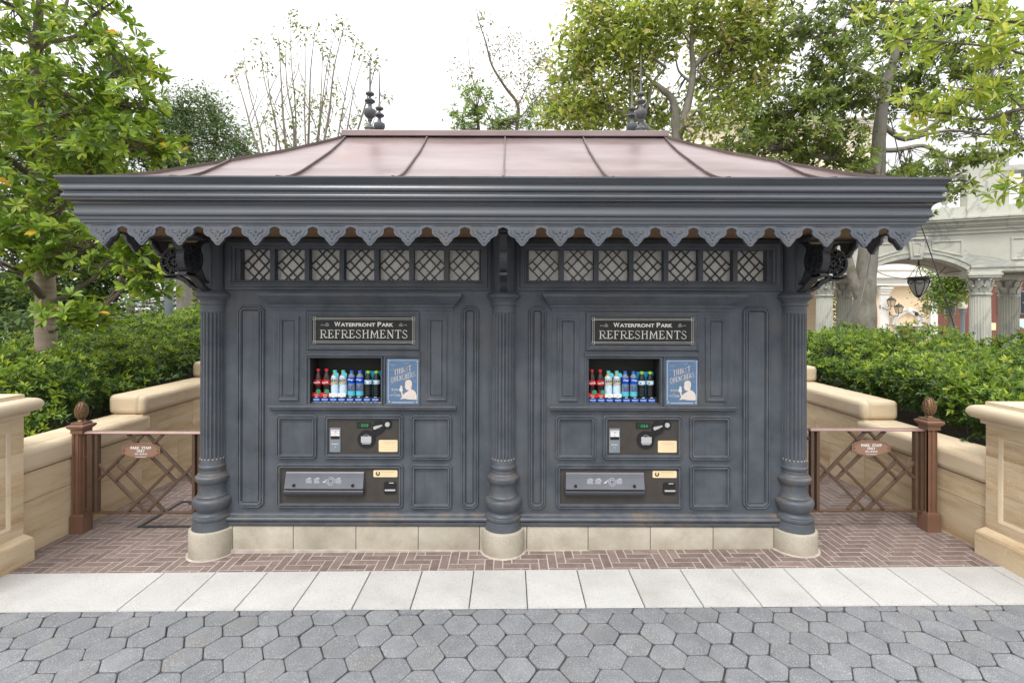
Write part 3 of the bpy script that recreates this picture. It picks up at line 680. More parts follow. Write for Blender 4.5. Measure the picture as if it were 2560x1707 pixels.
# brackets
def bracket(ox, oy, dx, dy):
    m = MB(); P = lambda s, z, t=0.0: (ox+dx*s+dy*t, oy+dy*s+dx*t, z); Tt = .024
    def strip(pts, w):
        n = len(pts)
        for i in range(n-1):
            d = Vector((pts[i+1][0]-pts[i][0], pts[i+1][1]-pts[i][1])).normalized(); nn = Vector((-d.y, d.x))
            w0 = w[i] if hasattr(w,'__len__') else w; w1 = w[i+1] if hasattr(w,'__len__') else w; e = d*.002
            a = Vector(pts[i])-e; c = Vector(pts[i+1])+e
            q = [a-nn*w0/2, c-nn*w1/2, c+nn*w1/2, a+nn*w0/2]
            m.loft([[P(v.x, v.y, -Tt) for v in q], [P(v.x, v.y, Tt) for v in q]])
    cs, cz_, r = .266, 2.035, .095
    strip([(.079,1.865),(.079,2.205)], .022)
    strip([(.07,2.196),(.44,2.196)], .018)
    strip(arc(cs, cz_, r, r, 0, 360, 28), .018)
    for k in range(8):
        a = R(45*k+22); ca, sa = math.cos(a), math.sin(a)
        strip([(cs, cz_), (cs+ca*.03, cz_+sa*.03), (cs+ca*.055, cz_+sa*.055), (cs+ca*.085, cz_+sa*.085)], [.008, .012, .020, .006])
        for s_ in (-1, 1):
            a2 = a+s_*.38; strip([(cs+ca*.035, cz_+sa*.035), (cs+math.cos(a2)*.058, cz_+math.sin(a2)*.058), (cs+math.cos(a2*1.0+s_*.1)*.066, cz_+math.sin(a2+s_*.1)*.066)], [.006, .008, .010])
    strip([(.205,2.09),(.175,2.14),(.13,2.165),(.09,2.17)], [.010,.013,.014,.010])
    strip([(.362,2.085),(.40,2.13),(.42,2.175),(.415,2.19)], [.012,.014,.013,.012])
    strip([(.335,1.935),(.30,1.925),(.24,1.925),(.19,1.90),(.155,1.865),(.12,1.845),(.085,1.83)], [.014,.020,.026,.026,.022,.018,.020])
    strip([(.345,1.93),(.255,1.93)], .012)
    strip([(.195,2.0),(.165,1.95),(.135,1.90),(.095,1.885)], [.010,.014,.014,.010])
    o = m.build("bracket", IRON, kiosk)
    pl_ = MB(); w_ = .022
    for t0, t1, s0, s1, a, b in ((-.034,.034,.079,.088,1.845,2.205), (-.026,.026,.088,.093,1.86,2.19)):
        q = [P(s0,a,t0),P(s1,a,t0),P(s1,a,t1),P(s0,a,t1)]; pl_.loft([q, [(x,y,b) for x,y,_ in q]])
    pl_.build("bracket_plate", SLATE, kiosk)
for cx in (-2.065, 0, 2.065): bracket(cx, YC, 0, -1)
bracket(-2.065, YC, -1, 0); bracket(2.065, YC, 1, 0); bracket(-2.065, 2.02, -1, 0); bracket(2.065, 2.02, 1, 0)
# cornice
EX, EY0, EY1 = 2.555, -.455, 2.505
cp = [(2085,97),(2085,113),(2078,116),(2072,125),(2064,135),(2058,143),(2040,155),(2022,170),(2011,184),(2008,197),(2012,206),(2022,214),(2029,224),(2029,236),(2022,247),(2004,256),(1988,264),(1985,270),(1985,282),(1992,285),(2006,289),(2016,298),(2020,309),(2015,322),(2003,332),(1988,338),(1985,343),(1985,351),(1972,356),(1946,363),(1918,374),(1894,390),(1878,408),(1871,428),(1872,446),(1880,464),(1889,478),(1893,492),(1891,504),(1880,515),(1862,522),(1850,526),(1850,555),(1836,558),(1820,562),(1820,592),(1790,598),(1745,602)]
prof = []
for zx, zy in cp:
    e = max(0, (zx-1740)/3076); py = (420+zy/4.2)*K-1.9
    prof.append((e, 1.7+(712-py)/1150*(3.08-e)))
loops = []
for e, z in prof: loops.append([(-EX-e, EY0-e, z), (EX+e, EY0-e, z), (EX+e, EY1+e, z), (-EX-e, EY1+e, z)])
ZT = prof[0][1]; ZB = prof[-1][1]
loops = [[(-EX-.06, EY0-.06, ZT), (EX+.06, EY0-.06, ZT), (EX+.06, EY1+.06, ZT), (-EX-.06, EY1+.06, ZT)]]+loops
b = MB(); b.loft(loops, cap0=False, cap1=False); b.build("cornice", EAVE, kiosk, smooth=32)
# soffit
ZS = 2.214
b = MB(); b.box(-EX+.015, EX-.015, EY0+.015, EY1-.015, ZS, ZS+.01); b.build("soffit", WOODS, kiosk)
# valance
def valance(p0, dirx, diry, n, pitch, lead):
    L_ = lead*2+pitch*(n-1); th = .018; m = MB(); sc = 1/1567
    half = [(-182,32),(-168,38),(-150,45),(-134,60),(-132,66),(-135,82),(-133,98),(-124,116),(-106,132),(-86,141),(-72,148),(-63,160),(-55,178),(-48,186),(-36,198),(-26,214),(-16,226),(-6,231),(0,232)]
    hs_ = pitch/2/182
    ptop = ZB+.004
    k_ = .134/232
    nx, ny = diry, -dirx                                             # outward
    def Pt(s, z, o): return (p0[0]+dirx*s+nx*o, p0[1]+diry*s+ny*o, z)
    for i in range(n):
        c = lead+i*pitch
        pts = [(c+x*hs_, ZB-y*k_) for x, y in half]+[(c-x*hs_, ZB-y*k_) for x, y in half[::-1][1:]]
        if i == 0: pts[0] = (0, pts[0][1]); pts.insert(0, (0, ptop))
        else: pts.insert(0, (c-pitch/2, ptop))
        if i == n-1: pts[-1] = (L_, pts[-1][1]); pts.append((L_, ptop))
        else: pts.append((c+pitch/2, ptop))
        m.loft([[Pt(s, z, 0) for s, z in pts], [Pt(s, z, th) for s, z in pts]])
        # raised ornament: knobs, scrolls, arrowhead, edge groove
        fr = th+.002
        for kx, ky, r in ((-67,72,8),(67,72,8),(-18,128,7),(18,128,7),(0,158,9),(0,200,6)):
            m.sphere(Pt(c+kx*sc, ZB-ky*k_, fr), r*sc, 6)
        for sg in (-1, 1):
            m.tube([Pt(c+sg*x*sc, ZB-y*k_, fr) for x, y in ((68,76),(60,90),(44,96),(30,100),(20,112),(17,124))], [.0028,.0034,.0034,.003,.0026,.002], 5)
            ins = [(x*.80*hs_/sc, y*.86+8) for x, y in half[4:]]
            m.tube([Pt(c+sg*x*sc, ZB-y*k_, th) for x, y in ins], .0024, 4)
        m.loft([[Pt(c-.011, ZB-84*k_, th), Pt(c+.011, ZB-84*k_, th), Pt(c, ZB-100*k_, th)], [Pt(c-.004, ZB-86*k_, th+.005), Pt(c+.004, ZB-86*k_, th+.005), Pt(c, ZB-92*k_, th+.005)]])
        m.tube([Pt(c, ZB-84*k_, th), Pt(c, ZB-50*k_, th)], [.004,.001], 4)
        m.add([Pt(c-.080, ZB-13*k_, fr), Pt(c+.080, ZB-13*k_, fr), Pt(c+.080, ZB-18*k_, fr+.003), Pt(c-.080, ZB-18*k_, fr+.003)], [(0,1,2,3)])
    return m.build("valance", VAL, kiosk, smooth=50)
VAL = pm("valance_paint", (0.080,0.090,0.110), (0.118,0.130,0.154), scale=9, rough=0.5, rough2=0.65, bump=0.12, bscale=70, stain=(0.17,0.145,0.125), sscale=3, samt=0.7, slo=0.5, shi=0.72)
LV = 2.5555; pt = .2329; ld = (2*LV-21*pt)/2
valance((-LV, EY0), 1, 0, 22, pt, ld)
sl = EY1-EY0; ps = .2395; lds = (sl-11*ps)/2
valance((LV, EY0), 0, 1, 12, ps, lds)
valance((-LV, EY1), 0, -1, 12, ps, lds)
valance((LV, EY1), -1, 0, 22, pt, ld)
# roof
rp_ = [(0,2.482),(.1,2.503),(.2,2.538),(.333,2.598),(.5,2.690),(.7,2.803),(.893,2.912),(1.1,3.045),(1.29,3.176)]
RX, RY0, RY1 = 2.645, -.545, 2.595
loops = [[(-RX+t, RY0+t, z), (RX-t, RY0+t, z), (RX-t, RY1-t, z), (-RX+t, RY1-t, z)] for t, z in rp_]
b = MB(); b.loft(loops, cap0=True, cap1=True)
roof = b.build("roof", COPPER, kiosk)
for p in roof.data.polygons: p.use_smooth = len(p.vertices) == 4
roof.data.set_sharp_from_angle(angle=R(35))
def zr(t):
    for (a, za), (b_, zb) in zip(rp_[:-1], rp_[1:]):
        if a <= t <= b_: return za+(zb-za)*(t-a)/(b_-a)
    return rp_[-1][1]
def rib(pts, hgt=.020, wd=.0055):
    m = MB(); lp = []
    for i, p in enumerate(pts):
        p = Vector(p); d = (Vector(pts[min(i+1, len(pts)-1)])-Vector(pts[max(i-1, 0)])); d.z = 0; d.normalize(); s = Vector((-d.y, d.x, 0))*wd
        lp.append([p-s-Vector((0,0,.004)), p+s-Vector((0,0,.004)), p+s+Vector((0,0,hgt)), p-s+Vector((0,0,hgt))])
    m.loft(lp); return m.build("roof_seam", SEAMM, roof, fix=True)
ts = np.linspace(0, 1.29, 15)
for X in (-1.355, -.662, 0, .662, 1.355):
    rib([(X, RY0+t, zr(t)) for t in ts]); rib([(X, RY1-t, zr(t)) for t in ts])
for X in (1.99,):
    for sx in (-1, 1): rib([(sx*X, RY0+t, zr(t)) for t in np.linspace(0, RX-X, 9)]); rib([(sx*X, RY1-t, zr(t)) for t in np.linspace(0, RX-X, 9)])
for sx in (-1, 1):
    for yy in (.745, 1.025, 1.305): rib([(sx*(RX-t), yy, zr(t)) for t in ts])
    for yy in (.12, 1.93):
        tm = min(yy-RY0, RY1-yy); rib([(sx*(RX-t), yy, zr(t)) for t in np.linspace(0, tm, 9)])
    rib([(sx*(RX-t), RY0+t, zr(t)) for t in ts], .020, .011); rib([(sx*(RX-t), RY1-t, zr(t)) for t in ts], .020, .011)
b = MB(); b.box(-1.39, 1.39, .71, 1.34, 3.176, 3.225); b.build("roof_cap", COPPER, kiosk, bevel=.004)
# finials
fz = at(847.6, 126, .865)[2]; fs = .000538
fp = [(0,105),(6,106),(10,300),(14,500),(17,690),(24,700),(40,718),(70,736),(72,745),(66,760),(40,776),(22,784),(18,800),(24,815),(44,825),(70,845),(86,862),(84,872),(70,884),(52,892),(50,900),(30,906),(28,930),(36,965),(50,995),(92,1010),(97,1030),(97,1060),(88,1095),(70,1122),(50,1140),(34,1148),(28,1160),(38,1172),(38,1182),(24,1192),(20,1215),(24,1240),(44,1262),(62,1275),(68,1290),(86,1305),(88,1314),(76,1322),(75,1400),(78,1470)]
for sx in (-1, 1):
    for yy in (.865, 1.185):
        m = MB(); m.lathe([(max(r*fs, .0008), fz-(v-105)*fs) for r, v in fp], (sx*1.19, yy, 0), 20); m.build("finial", SLATE2, kiosk, smooth=35)

# transom windows
for sgn in (1, -1):
    w0, w1 = (WIN[0], WIN[1]) if sgn == 1 else (-WIN[1], -WIN[0]); za, zb = WIN[2], WIN[3]
    win = bpy.data.objects.new("transom_window", None); COL.objects.link(win); win.parent = kiosk; win.location = ((w0+w1)/2, YW-1.0, za)
    def wx(v):
        x = z1(v, 200)[0]; return x if sgn == 1 else -x
    f = MB(); a = z1(2090, 405)[2]; 
    out = chamfer_rect(min(wx(240), wx(2090)), max(wx(240), wx(2090)), z1(1200, 405)[2], 2.198, 0)
    f.frame(out, [(0,0),(0,.020),(.018,.022),(.022,.034),(.034,.036),(.040,.030),(.048,.030),(.054,.016),(.066,.012),(.070,0)], YW)
    inner = [(w0, za), (w1, za), (w1, zb), (w0, zb)]
    f.frame(inner, [(-.012,0),(-.010,.008),(0,.008),(.001,-.07)], YW)
    mull = [(548,580),(790,822),(1033,1065),(1276,1308),(1520,1552),(1763,1797)]
    for l, r in mull:
        x0, x1 = sorted((wx(l), wx(r))); f.box(x0, x1, YW-.006, YW+.06, za, zb)
    f.build("window_frame", SLATE, win, smooth=20)
    g_ = MB(); g_.box(w0, w1, YW+.052, YW+.058, za, zb); g_.build("pane", GLASS, win)
    lt = MB(); edges = [342]+[v for p in mull for v in p]+[2008]
    for i in range(7):
        x0, x1 = sorted((wx(edges[2*i]), wx(edges[2*i+1])))
        for p, q in (((0,.46),(.5,0)),((.12,.66),(.78,0)),((.2,1),(.87,.35)),((.5,1),(1,.52))):
            for mr in (0, 1):
                u0, u1 = (p[0], q[0]) if not mr else (1-p[0], 1-q[0])
                A_ = (x0+(x1-x0)*u0, YW+.046+.002*mr, zb-(zb-za)*p[1]); B_ = (x0+(x1-x0)*u1, YW+.046+.002*mr, zb-(zb-za)*q[1])
                lt.bar(A_, B_, .0078, .012, up=(0,1,0))
    lt.build("lattice", IRON, win)

# panels and mouldings
MOULD = [(0,0),(.0015,.010),(.006,.017),(.011,.017),(.015,.008),(.018,.008),(.021,.019),(.028,.019),(.034,.006),(.036,.001)]
def panel(rect, c, field=.0, name="wall_panel", mir=False, inner=None):
    x0, x1, za, zb = rect
    m = MB(); P_ = chamfer_rect(x0, x1, za, zb, c)
    m.frame(P_, MOULD, YW)
    if inner: 
        i_ = inner; Q = chamfer_rect(x0+i_, x1-i_, za+i_, zb-i_, 0)
        m.frame(Q, [(0,0),(.002,.008),(.010,.009)], YW, cap=True)
    return m.build(name, SLATE, kiosk, smooth=30)
wide = rz(z1, 322, 512, 512, 0); wide = (wide[0], wide[1], z2(400, 748)[2], z1(400, 512)[2])
nar = (z1(1885,600)[0], z1(2010,600)[0], z2(1950,758)[2], z1(1950,516)[2])
for sgn in (1, -1):
    for r_, inn in ((wide, .040), (nar, .042)):
        x0, x1 = sorted((sgn*r_[0], sgn*r_[1])); panel((x0, x1, r_[2], r_[3]), .032, inner=inn)
def ledge(T):
    # crown moulding above the machine bay
    x0, x1 = z1(570, 500)[0]+T, z1(1825, 500)[0]+T; zt, zb = z1(1200, 433)[2], z1(1200, 547)[2]; h = zt-zb
    pr = [(.098,1.0),(.098,.85),(.090,.83),(.084,.76),(.066,.60),(.046,.42),(.030,.31),(.030,.25),(.024,.23),(.016,.13),(.013,.03),(.013,0)]
    m = MB(); L0 = []
    wide_ = (z1(465,440)[0]+T, z1(1893,440)[0]+T)
    for o, k in [(0,1.0)]+pr+[(0,0)]:
        ex = o*.80-.008
        L0.append([(x0-ex, YW, zb+k*h), (x0-ex, YW-o, zb+k*h), (x1+ex, YW-o, zb+k*h), (x1+ex, YW, zb+k*h)])
    m.loft(L0, cap0=True, cap1=True, closed=True); m.build("ledge", SLATE, kiosk, smooth=25)
    # raised field of the machine bay with stiles
    BY = YW-.004
    def rt(xa, xb, ya, yb): r = rz(z1, xa, xb, ya, yb); return r[0]+T, r[1]+T, r[2], r[3]
    for xa, xb, xc, xd in ((607,752,570,800),(1640,1785,1592,1825)):
        m = MB(); r = rt(xc, xd, 547, 1213); m.box(r[0], r[1], BY, YW+.02, r[2], r[3])
        r = rt(xa, xb, 588, 1175); m.frame(chamfer_rect(*r, 0), [(0,0),(.001,.012),(.008,.014),(.014,.008),(.018,.008),(.026,-.001+.012),(.030,.002)], BY)
        q = (r[0]+.034, r[1]-.034, r[2]+.034, r[3]-.034); m.frame(chamfer_rect(*q, 0), [(0,0),(.004,.006),(.008,.006)], BY, cap=True)
        m.build("stile", SLATE, kiosk, smooth=25)
    # sign surround, lintel and case surround
    m = MB(); r = rt(808, 1592, 558, 822)
    m.frame(chamfer_rect(*r, 0), [(0,0),(0,.016),(.006,.020),(.010,.020),(.014,.012),(.020,.012),(.034,.003)], YW)
    r = rt(795, 1595, 832, 866); m.frame(chamfer_rect(*r, 0), [(0,0),(.0,.018),(.004,.020),(.008,.014),(.012,.014)], YW, cap=True)
    r = rt(797, 1335, 870, 1213); m.frame(chamfer_rect(*r, 0), [(0,0),(.001,.012),(.008,.012),(.011,.004),(.0125,-.02)], YW)
    r = rt(1347, 1598, 870, 1212); m.frame(chamfer_rect(*r, 0), [(0,0),(.0,.013),(.005,.014),(.008,.008),(.012,.002)], YW)
    r = rt(558, 1840, 1213, 1246); zz = (r[3]-r[2])
    L1 = []
    for o, k in ((0,1),(.028,1),(.032,.85),(.032,.72),(.024,.62),(.024,.52),(.030,.42),(.028,.28),(.016,.12),(.010,0),(0,0)):
        L1.append([(r[0]-o*.3, YW, r[2]+k*zz), (r[0]-o*.3, YW-o, r[2]+k*zz), (r[1]+o*.3, YW-o, r[2]+k*zz), (r[1]+o*.3, YW, r[2]+k*zz)])
    m.loft(L1); m.build("surround", SLATE, kiosk, smooth=25)
    for xa, xb, ya, yb in ((590,877,98,410),(1528,1822,100,414),(1528,1822,443,757),(592,1482,440,752),(922,1482,97,410)):
        r = rz(z2, xa, xb, ya, yb); panel((r[0]+T, r[1]+T, r[2], r[3]), .020, name="panel_moulding")
for T in (0, TM): ledge(T)

# ================================================================== SIGNS, POSTERS
def in_rect(r):                                                     # local frame helper: unit square -> x,z
    return lambda u, v: (r[0]+(r[1]-r[0])*u, r[2]+(r[3]-r[2])*v)
for T, side in ((0, "left"), (TM, "right")):
    r = rz(z1, 838, 1572, 588, 792); r = (r[0]+T, r[1]+T, r[2], r[3])
    sg = thing("sign", "black and cream Waterfront Park Refreshments sign above the %s display of bottles" % side, "sign", ((r[0]+r[1])/2, YW, r[2]), group="refreshments signs")
    m = MB(); m.box(r[0], r[1], YW-.0035, YW-.0005, r[2], r[3]); m.build("board", SIGNB, sg)
    y = YW-.0045; m = MB()
    X = lambda v: z1(v, 690)[0]+T
    Zv = lambda v: z1(1205, v)[2]
    def band(xa, xb, ya, yb): m.add([(X(xa),y,Zv(yb)),(X(xb),y,Zv(yb)),(X(xb),y,Zv(ya)),(X(xa),y,Zv(ya))], [(0,1,2,3)])
    for ya in (601, 611, 764, 774): band(858, 1550, ya-.95, ya+.95)
    for xa in (853, 863, 1545, 1555): band(xa-.95, xa+.95, 606, 770)
    for cx_, cy_ in ((857,603),(1551,603),(857,772),(1551,772)):
        for d in (-9, 9): band(cx_-10, cx_+10, cy_+d-.9, cy_+d+.9); band(cx_+d-.9, cx_+d+.9, cy_-10, cy_+10)
    m.build("border", CREAM, sg, fix=False)
    m = MB()
    def tx(s, xa, xb, ya, yb, bold=.02): text_into(m, s, X(xa), X(xb), Zv(yb), Zv(ya), y, bold)
    tx("W", 998, 1040, 629, 661); tx("ATERFRONT", 1042, 1284, 636, 661, .03); tx("P", 1300, 1326, 629, 661); tx("ARK", 1328, 1410, 636, 661, .03)
    strokes(m, "REFRESHMENTS", X(898), X(1510), Zv(741), Zv(686), y, .0066, gap=.10)
    for s_, cx_ in ((1, 933), (-1, 1477)):
        P_ = [(cx_-28*s_, 655), (cx_-22*s_, 647), (cx_-10*s_, 650), (cx_+4*s_, 656), (cx_+28*s_, 656)]
        for a_, b_ in zip(P_[:-1], P_[1:]): m.bar((X(a_[0]), y, Zv(a_[1])), (X(b_[0]), y, Zv(b_[1])), .0016, .0006, up=(0,1,0))
        sp = [(cx_+14*s_+ (13-i*.62)*math.cos(i*.55)*s_, 643+(11-i*.55)*math.sin(i*.55)) for i in range(18)]
        for a_, b_ in zip(sp[:-1], sp[1:]): m.bar((X(a_[0]), y, Zv(a_[1])), (X(b_[0]), y, Zv(b_[1])), .0014, .0006, up=(0,1,0))
    m.build("lettering", CREAM, sg, fix=False)
    # poster
    r = rz(z1, 1362, 1592, 884, 1204); r = (r[0]+T, r[1]+T, r[2], r[3])
    po = thing("poster", "blue Thirst Quenchers poster with a drinking figure, right of the %s bottle display" % side, "poster", ((r[0]+r[1])/2, YW, r[2]), group="thirst quenchers posters")
    m = MB(); m.box(r[0], r[1], YW-.0035, YW-.0005, r[2], r[3]); m.build("board", POSTB, po)
    PX = lambda u: r[0]+(u-1370)/(1855-1370)*(r[1]-r[0]); PZ = lambda v: r[3]-(v-765)/(1440-765)*(r[3]-r[2])   # detail-view pixels
    y = YW-.0042; m = MB()
    def bd(xa, xb, ya, yb, yy=y): m.add([(PX(xa),yy,PZ(yb)),(PX(xb),yy,PZ(yb)),(PX(xb),yy,PZ(ya)),(PX(xa),yy,PZ(ya))], [(0,1,2,3)])
    bd(1425,1805,788,797); bd(1445,1780,1404,1420); bd(1390,1402,820,1375); bd(1824,1836,825,1375)
    for cx_, cy_ in ((1408,798),(1828,805),(1410,1400),(1820,1405)):
        for k in range(6):
            a_ = R(60*k+30); m.prism([(PX(cx_+9*math.cos(a_)+8*math.cos(R(60*j))), PZ(cy_+9*math.sin(a_)+8*math.sin(R(60*j)))) for j in range(6)], y-.0002*k, y-.0002*k+.0001)
    for pts in ([(1425,840),(1450,870),(1490,865),(1530,858)],[(1455,880),(1470,850),(1500,858)],[(1600,815),(1650,835),(1700,820),(1640,860)],[(1415,935),(1450,928),(1475,910)],[(1760,1030),(1800,1015),(1815,1025)],[(1780,1075),(1795,1100),(1805,1110)],[(1415,1150),(1560,1085),(1700,1080)]):
        for a_, b_ in zip(pts[:-1], pts[1:]): m.bar((PX(a_[0]),y,PZ(a_[1])), (PX(b_[0]),y,PZ(b_[1])), .0012, .0005, up=(0,1,0))
    m.build("border", POSTL, po, fix=False)
    m = MB()
    sk = lambda s: (lambda x, z: (x, z+(x-(r[0]+r[1])/2)*s))
    strokes(m, "THIRST", PX(1480), PX(1735), PZ(976), PZ(896), y, .0040, gap=.14, fn=sk(.28))
    strokes(m, "QUENCHERS", PX(1435), PX(1790), PZ(1078), PZ(1000), y, .0036, gap=.13, fn=sk(.28))
    strokes(m, "WATER", PX(1448), PX(1552), PZ(1240), PZ(1210), y, .0020)
    strokes(m, "&", PX(1482), PX(1506), PZ(1285), PZ(1255), y, .0018)
    strokes(m, "SOFT DRINKS", PX(1412), PX(1590), PZ(1322), PZ(1292), y, .0018)
    m.build("lettering", POSTC, po, fix=False)
    m = MB()
    prs = [(1572,1365),(1600,1330),(1640,1275),(1690,1245),(1700,1228),(1665,1226),(1652,1205),(1640,1180),(1648,1150),(1645,1115),(1665,1088),(1700,1078),(1730,1088),(1745,1115),(1745,1160),(1735,1200),(1740,1222),(1775,1235),(1805,1270),(1817,1310),(1817,1370),(1700,1368),(1640,1355)]
    m.prism([(PX(a_), PZ(b_)) for a_, b_ in prs], y, y+.0008)
    m.prism([(PX(a_), PZ(b_)) for a_, b_ in [(1600,1325),(1585,1260),(1562,1240),(1558,1215),(1572,1200),(1575,1170),(1590,1160),(1605,1180),(1607,1205),(1612,1235),(1600,1260),(1620,1300),(1650,1310),(1640,1330)]], y-.0004, y+.0004)
    m.build("figure", POSTC, po, fix=True)
    m = MB()
    for k in range(14):
        cx_, cy_ = 1640+rng.uniform(10,140), 1290+rng.uniform(0,60); m.bar((PX(cx_),y-.0006,PZ(cy_)), (PX(cx_+rng.uniform(-22,22)),y-.0006,PZ(cy_+rng.uniform(-14,14))), .0008, .0004, up=(0,1,0))
    for pts in ([(1660,1120),(1690,1135),(1730,1125)],[(1700,1150),(1722,1170),(1735,1190)],[(1655,1165),(1668,1168)],[(1650,1205),(1664,1202)],[(1700,1228),(1735,1222)]):
        for a_, b_ in zip(pts[:-1], pts[1:]): m.bar((PX(a_[0]),y-.0006,PZ(a_[1])), (PX(b_[0]),y-.0006,PZ(b_[1])), .0010, .0004, up=(0,1,0))
    m.build("figure_line", POSTL, po, fix=False)

# ================================================================== VENDING MACHINES
def machine(T, side):
    ms = thing("vending_machine", "drinks vending machine with coin panel and delivery flap built into the %s bay" % side, "vending machine", (z2(1200,700)[0]+T, YW+.2, .3), group="vending machines in the kiosk")
    # display case
    x0, x1, za, zb = CASE[0]+T, CASE[1]+T, CASE[2], CASE[3]; yb = YW+.17
    m = MB(); e = .001
    m.add([(x0,YW+e,za),(x1,YW+e,za),(x1,YW+e,zb),(x0,YW+e,zb),(x0,yb,za),(x1,yb,za),(x1,yb,zb),(x0,yb,zb)], [(4,5,6,7),(0,1,5,4),(2,3,7,6),(1,2,6,5),(3,0,4,7)])
    case = m.build("display_case", DARKIN, ms)
    zsh = z1(1000, 1150, .08)[2]
    m = MB(); m.box(x0+.002, x1-.002, YW+.034, yb-.001, za+.001, zsh); m.build("shelf", BLACKP, case)
    CX = [CASE[0]+T+.033+i*.0605 for i in range(8)]
    m = MB(); 
    for i in range(8):
        m.box(CX[i]-.022, CX[i]+.026, YW+.029, YW+.033, z1(1000,1182,.06)[2], z1(1000,1163,.06)[2])
    m.build("price_button", BLUEP, case)
    m = MB()
    for i in range(8):
        for q in range(4): m.box(CX[i]-.008+q*.005, CX[i]-.0045+q*.005, YW+.030, YW+.033, z1(1000,1157,.06)[2], z1(1000,1152,.06)[2])
        for q in range(6): m.box(CX[i]-.018+q*.0068, CX[i]-.014+q*.0068, YW+.0275, YW+.0285, z1(1000,1174,.06)[2], z1(1000,1168,.06)[2])
    m.build("price_print", WHITE, case)
    m = MB(); zr_ = z1(1000, 1192, .05)[2]
    m.tube([(x0+.004, YW+.02, zr_), (x1-.004, YW+.02, zr_)], .0022, 5)
    for i in range(8): m.tube([(CX[i]+.004+.020*math.cos(R(a)), YW+.018, zr_-.001+.0085*math.sin(R(a))) for a in range(0, 361, 24)], .0022, 5)
    m.build("button_rail", RAILM, case, smooth=60)
    # coin panel
    r = rz(z2, 948, 1464, 122, 382); r = (r[0]+T, r[1]+T, r[2], r[3])
    m = MB(); m.prism(chamfer_rect(*r, .016), YW-.0035, YW-.0005); cp_ = m.build("coin_panel", PANELB, ms)
    X = lambda v: z2(v, 250)[0]+T
    Zv = lambda v: z2(1200, v)[2]
    y = YW-.0036
    def D(v, base=680): return (base+v/5.808)      # detail view (5.808x, origin 680,1020) -> src px
    DX = lambda v: at(D(v)*K, 960, YW)[0]+T
    DZ = lambda v: at(1170-330, (1020+v/5.808)*K, YW)[2]-.0
    def plate(xa, xb, ya, yb, th, mat, name, par, ch=.0, bev=0):
        m = MB(); m.prism(chamfer_rect(DX(xa), DX(xb), DZ(yb), DZ(ya), ch), y-th, y+.0002); return m.build(name, mat, par, bevel=bev)
    grey = PALEG
    cr = plate(845, 1000, 280, 632, .006, grey, "card_reader", cp_)
    m = MB()
    for ya, yb in ((308,326),(332,350),(356,372),(377,398)): m.box(DX(862), DX(988), y-.0068, y-.0061, DZ(yb), DZ(ya))
    m.build("reader_label", WHITE, cr)
    m = MB(); m.box(DX(868), DX(980), y-.0074, y-.0069, DZ(319), DZ(315)); m.box(DX(915), DX(945), y-.0074, y-.0069, DZ(345), DZ(338)); m.build("reader_print", REDP, cr)
    m = MB(); m.box(DX(918), DX(936), y-.0074, y-.0069, DZ(394), DZ(380)); m.build("reader_icon", YELL, cr)
    m = MB(); m.box(DX(860), DX(990), y-.0068, y-.0061, DZ(444), DZ(402)); m.build("reader_window", BLACKP, cr)
    m = MB()
    for k in range(4): m.box(DX(880+k*24), DX(892+k*24), y-.0068, y-.0061, DZ(520), DZ(509))
    m.tube([(DX(925)+.004*math.cos(R(a)), y-.0065, DZ(560)+.004*math.sin(R(a))) for a in range(-30, 240, 30)], .0008, 4); m.build("reader_mark", WHITE, cr)
    sc_ = plate(1238, 1440, 200, 280, .005, BLACKP, "screen", cp_)
    m = MB(); m.box(DX(1252), DX(1428), y-.0056, y-.0051, DZ(268), DZ(212)); m.build("screen_glass", SCREEN, sc_)
    m = MB()
    for k in range(3):
        x = 1305+k*36
        for a_, b_ in (((x,226),(x+20,226)),((x,244),(x+20,244)),((x,260),(x+20,260)),((x+20,226),(x+20,260)),((x,244),(x,260))):
            m.bar((DX(a_[0]), y-.006, DZ(a_[1])), (DX(b_[0]), y-.006, DZ(b_[1])), .0012, .0004, up=(0,1,0))
    m.build("digit", DIGIT, sc_, fix=False)
    # round coin / note unit
    m = MB()
    def disc(cx_, cz_, r_, th, mm, n=32, m_=0): mm.loft([[(DX(cx_)+r_*math.cos(2*math.pi*i/n), y+.0002, DZ(cz_)+r_*math.sin(2*math.pi*i/n)) for i in range(n)], [(DX(cx_)+(r_-.001)*math.cos(2*math.pi*i/n), y-th, DZ(cz_)+(r_-.001)*math.sin(2*math.pi*i/n)) for i in range(n)]], m=m_)
    px_m = (DX(1240+100)-DX(1240))/100
    disc(1375, 445, 128*px_m, .008, m); disc(1552, 265, 92*px_m, .0085, m); disc(1683, 228, 62*px_m, .009, m)
    m.prism([(DX(1440), DZ(340)), (DX(1500), DZ(400)), (DX(1600), DZ(350)), (DX(1500), DZ(290))], y-.0078, y)
    un = m.build("coin_unit", BLACKP, cp_, smooth=30)
    m = MB(); m.tube([(DX(1375)+.062*.36*math.cos(R(a))*1.0, y-.009, DZ(420)+.062*.36*math.sin(R(a))*1.0) for a in range(20, 161, 14)], .0014, 5)
    m.box(DX(1305), DX(1452), y-.018, y-.0079, DZ(488), DZ(400)); m.box(DX(1318), DX(1440), y-.0125, y-.0079, DZ(512), DZ(494))
    m.tube([(DX(1552)+.0125*math.cos(R(a)), y-.0095, DZ(262)+.0125*math.sin(R(a))) for a in range(-110, 30, 14)], .0011, 5)
    m.prism([(DX(1480), DZ(262)), (DX(1500), DZ(252)), (DX(1605), DZ(232)), (DX(1612), DZ(246)), (DX(1530), DZ(288)), (DX(1500), DZ(302)), (DX(1482), DZ(290))], y-.016, y-.008)
    disc(1683, 228, 36*px_m, .014, m)
    m.build("coin_lever", CHROME, un, smooth=30)
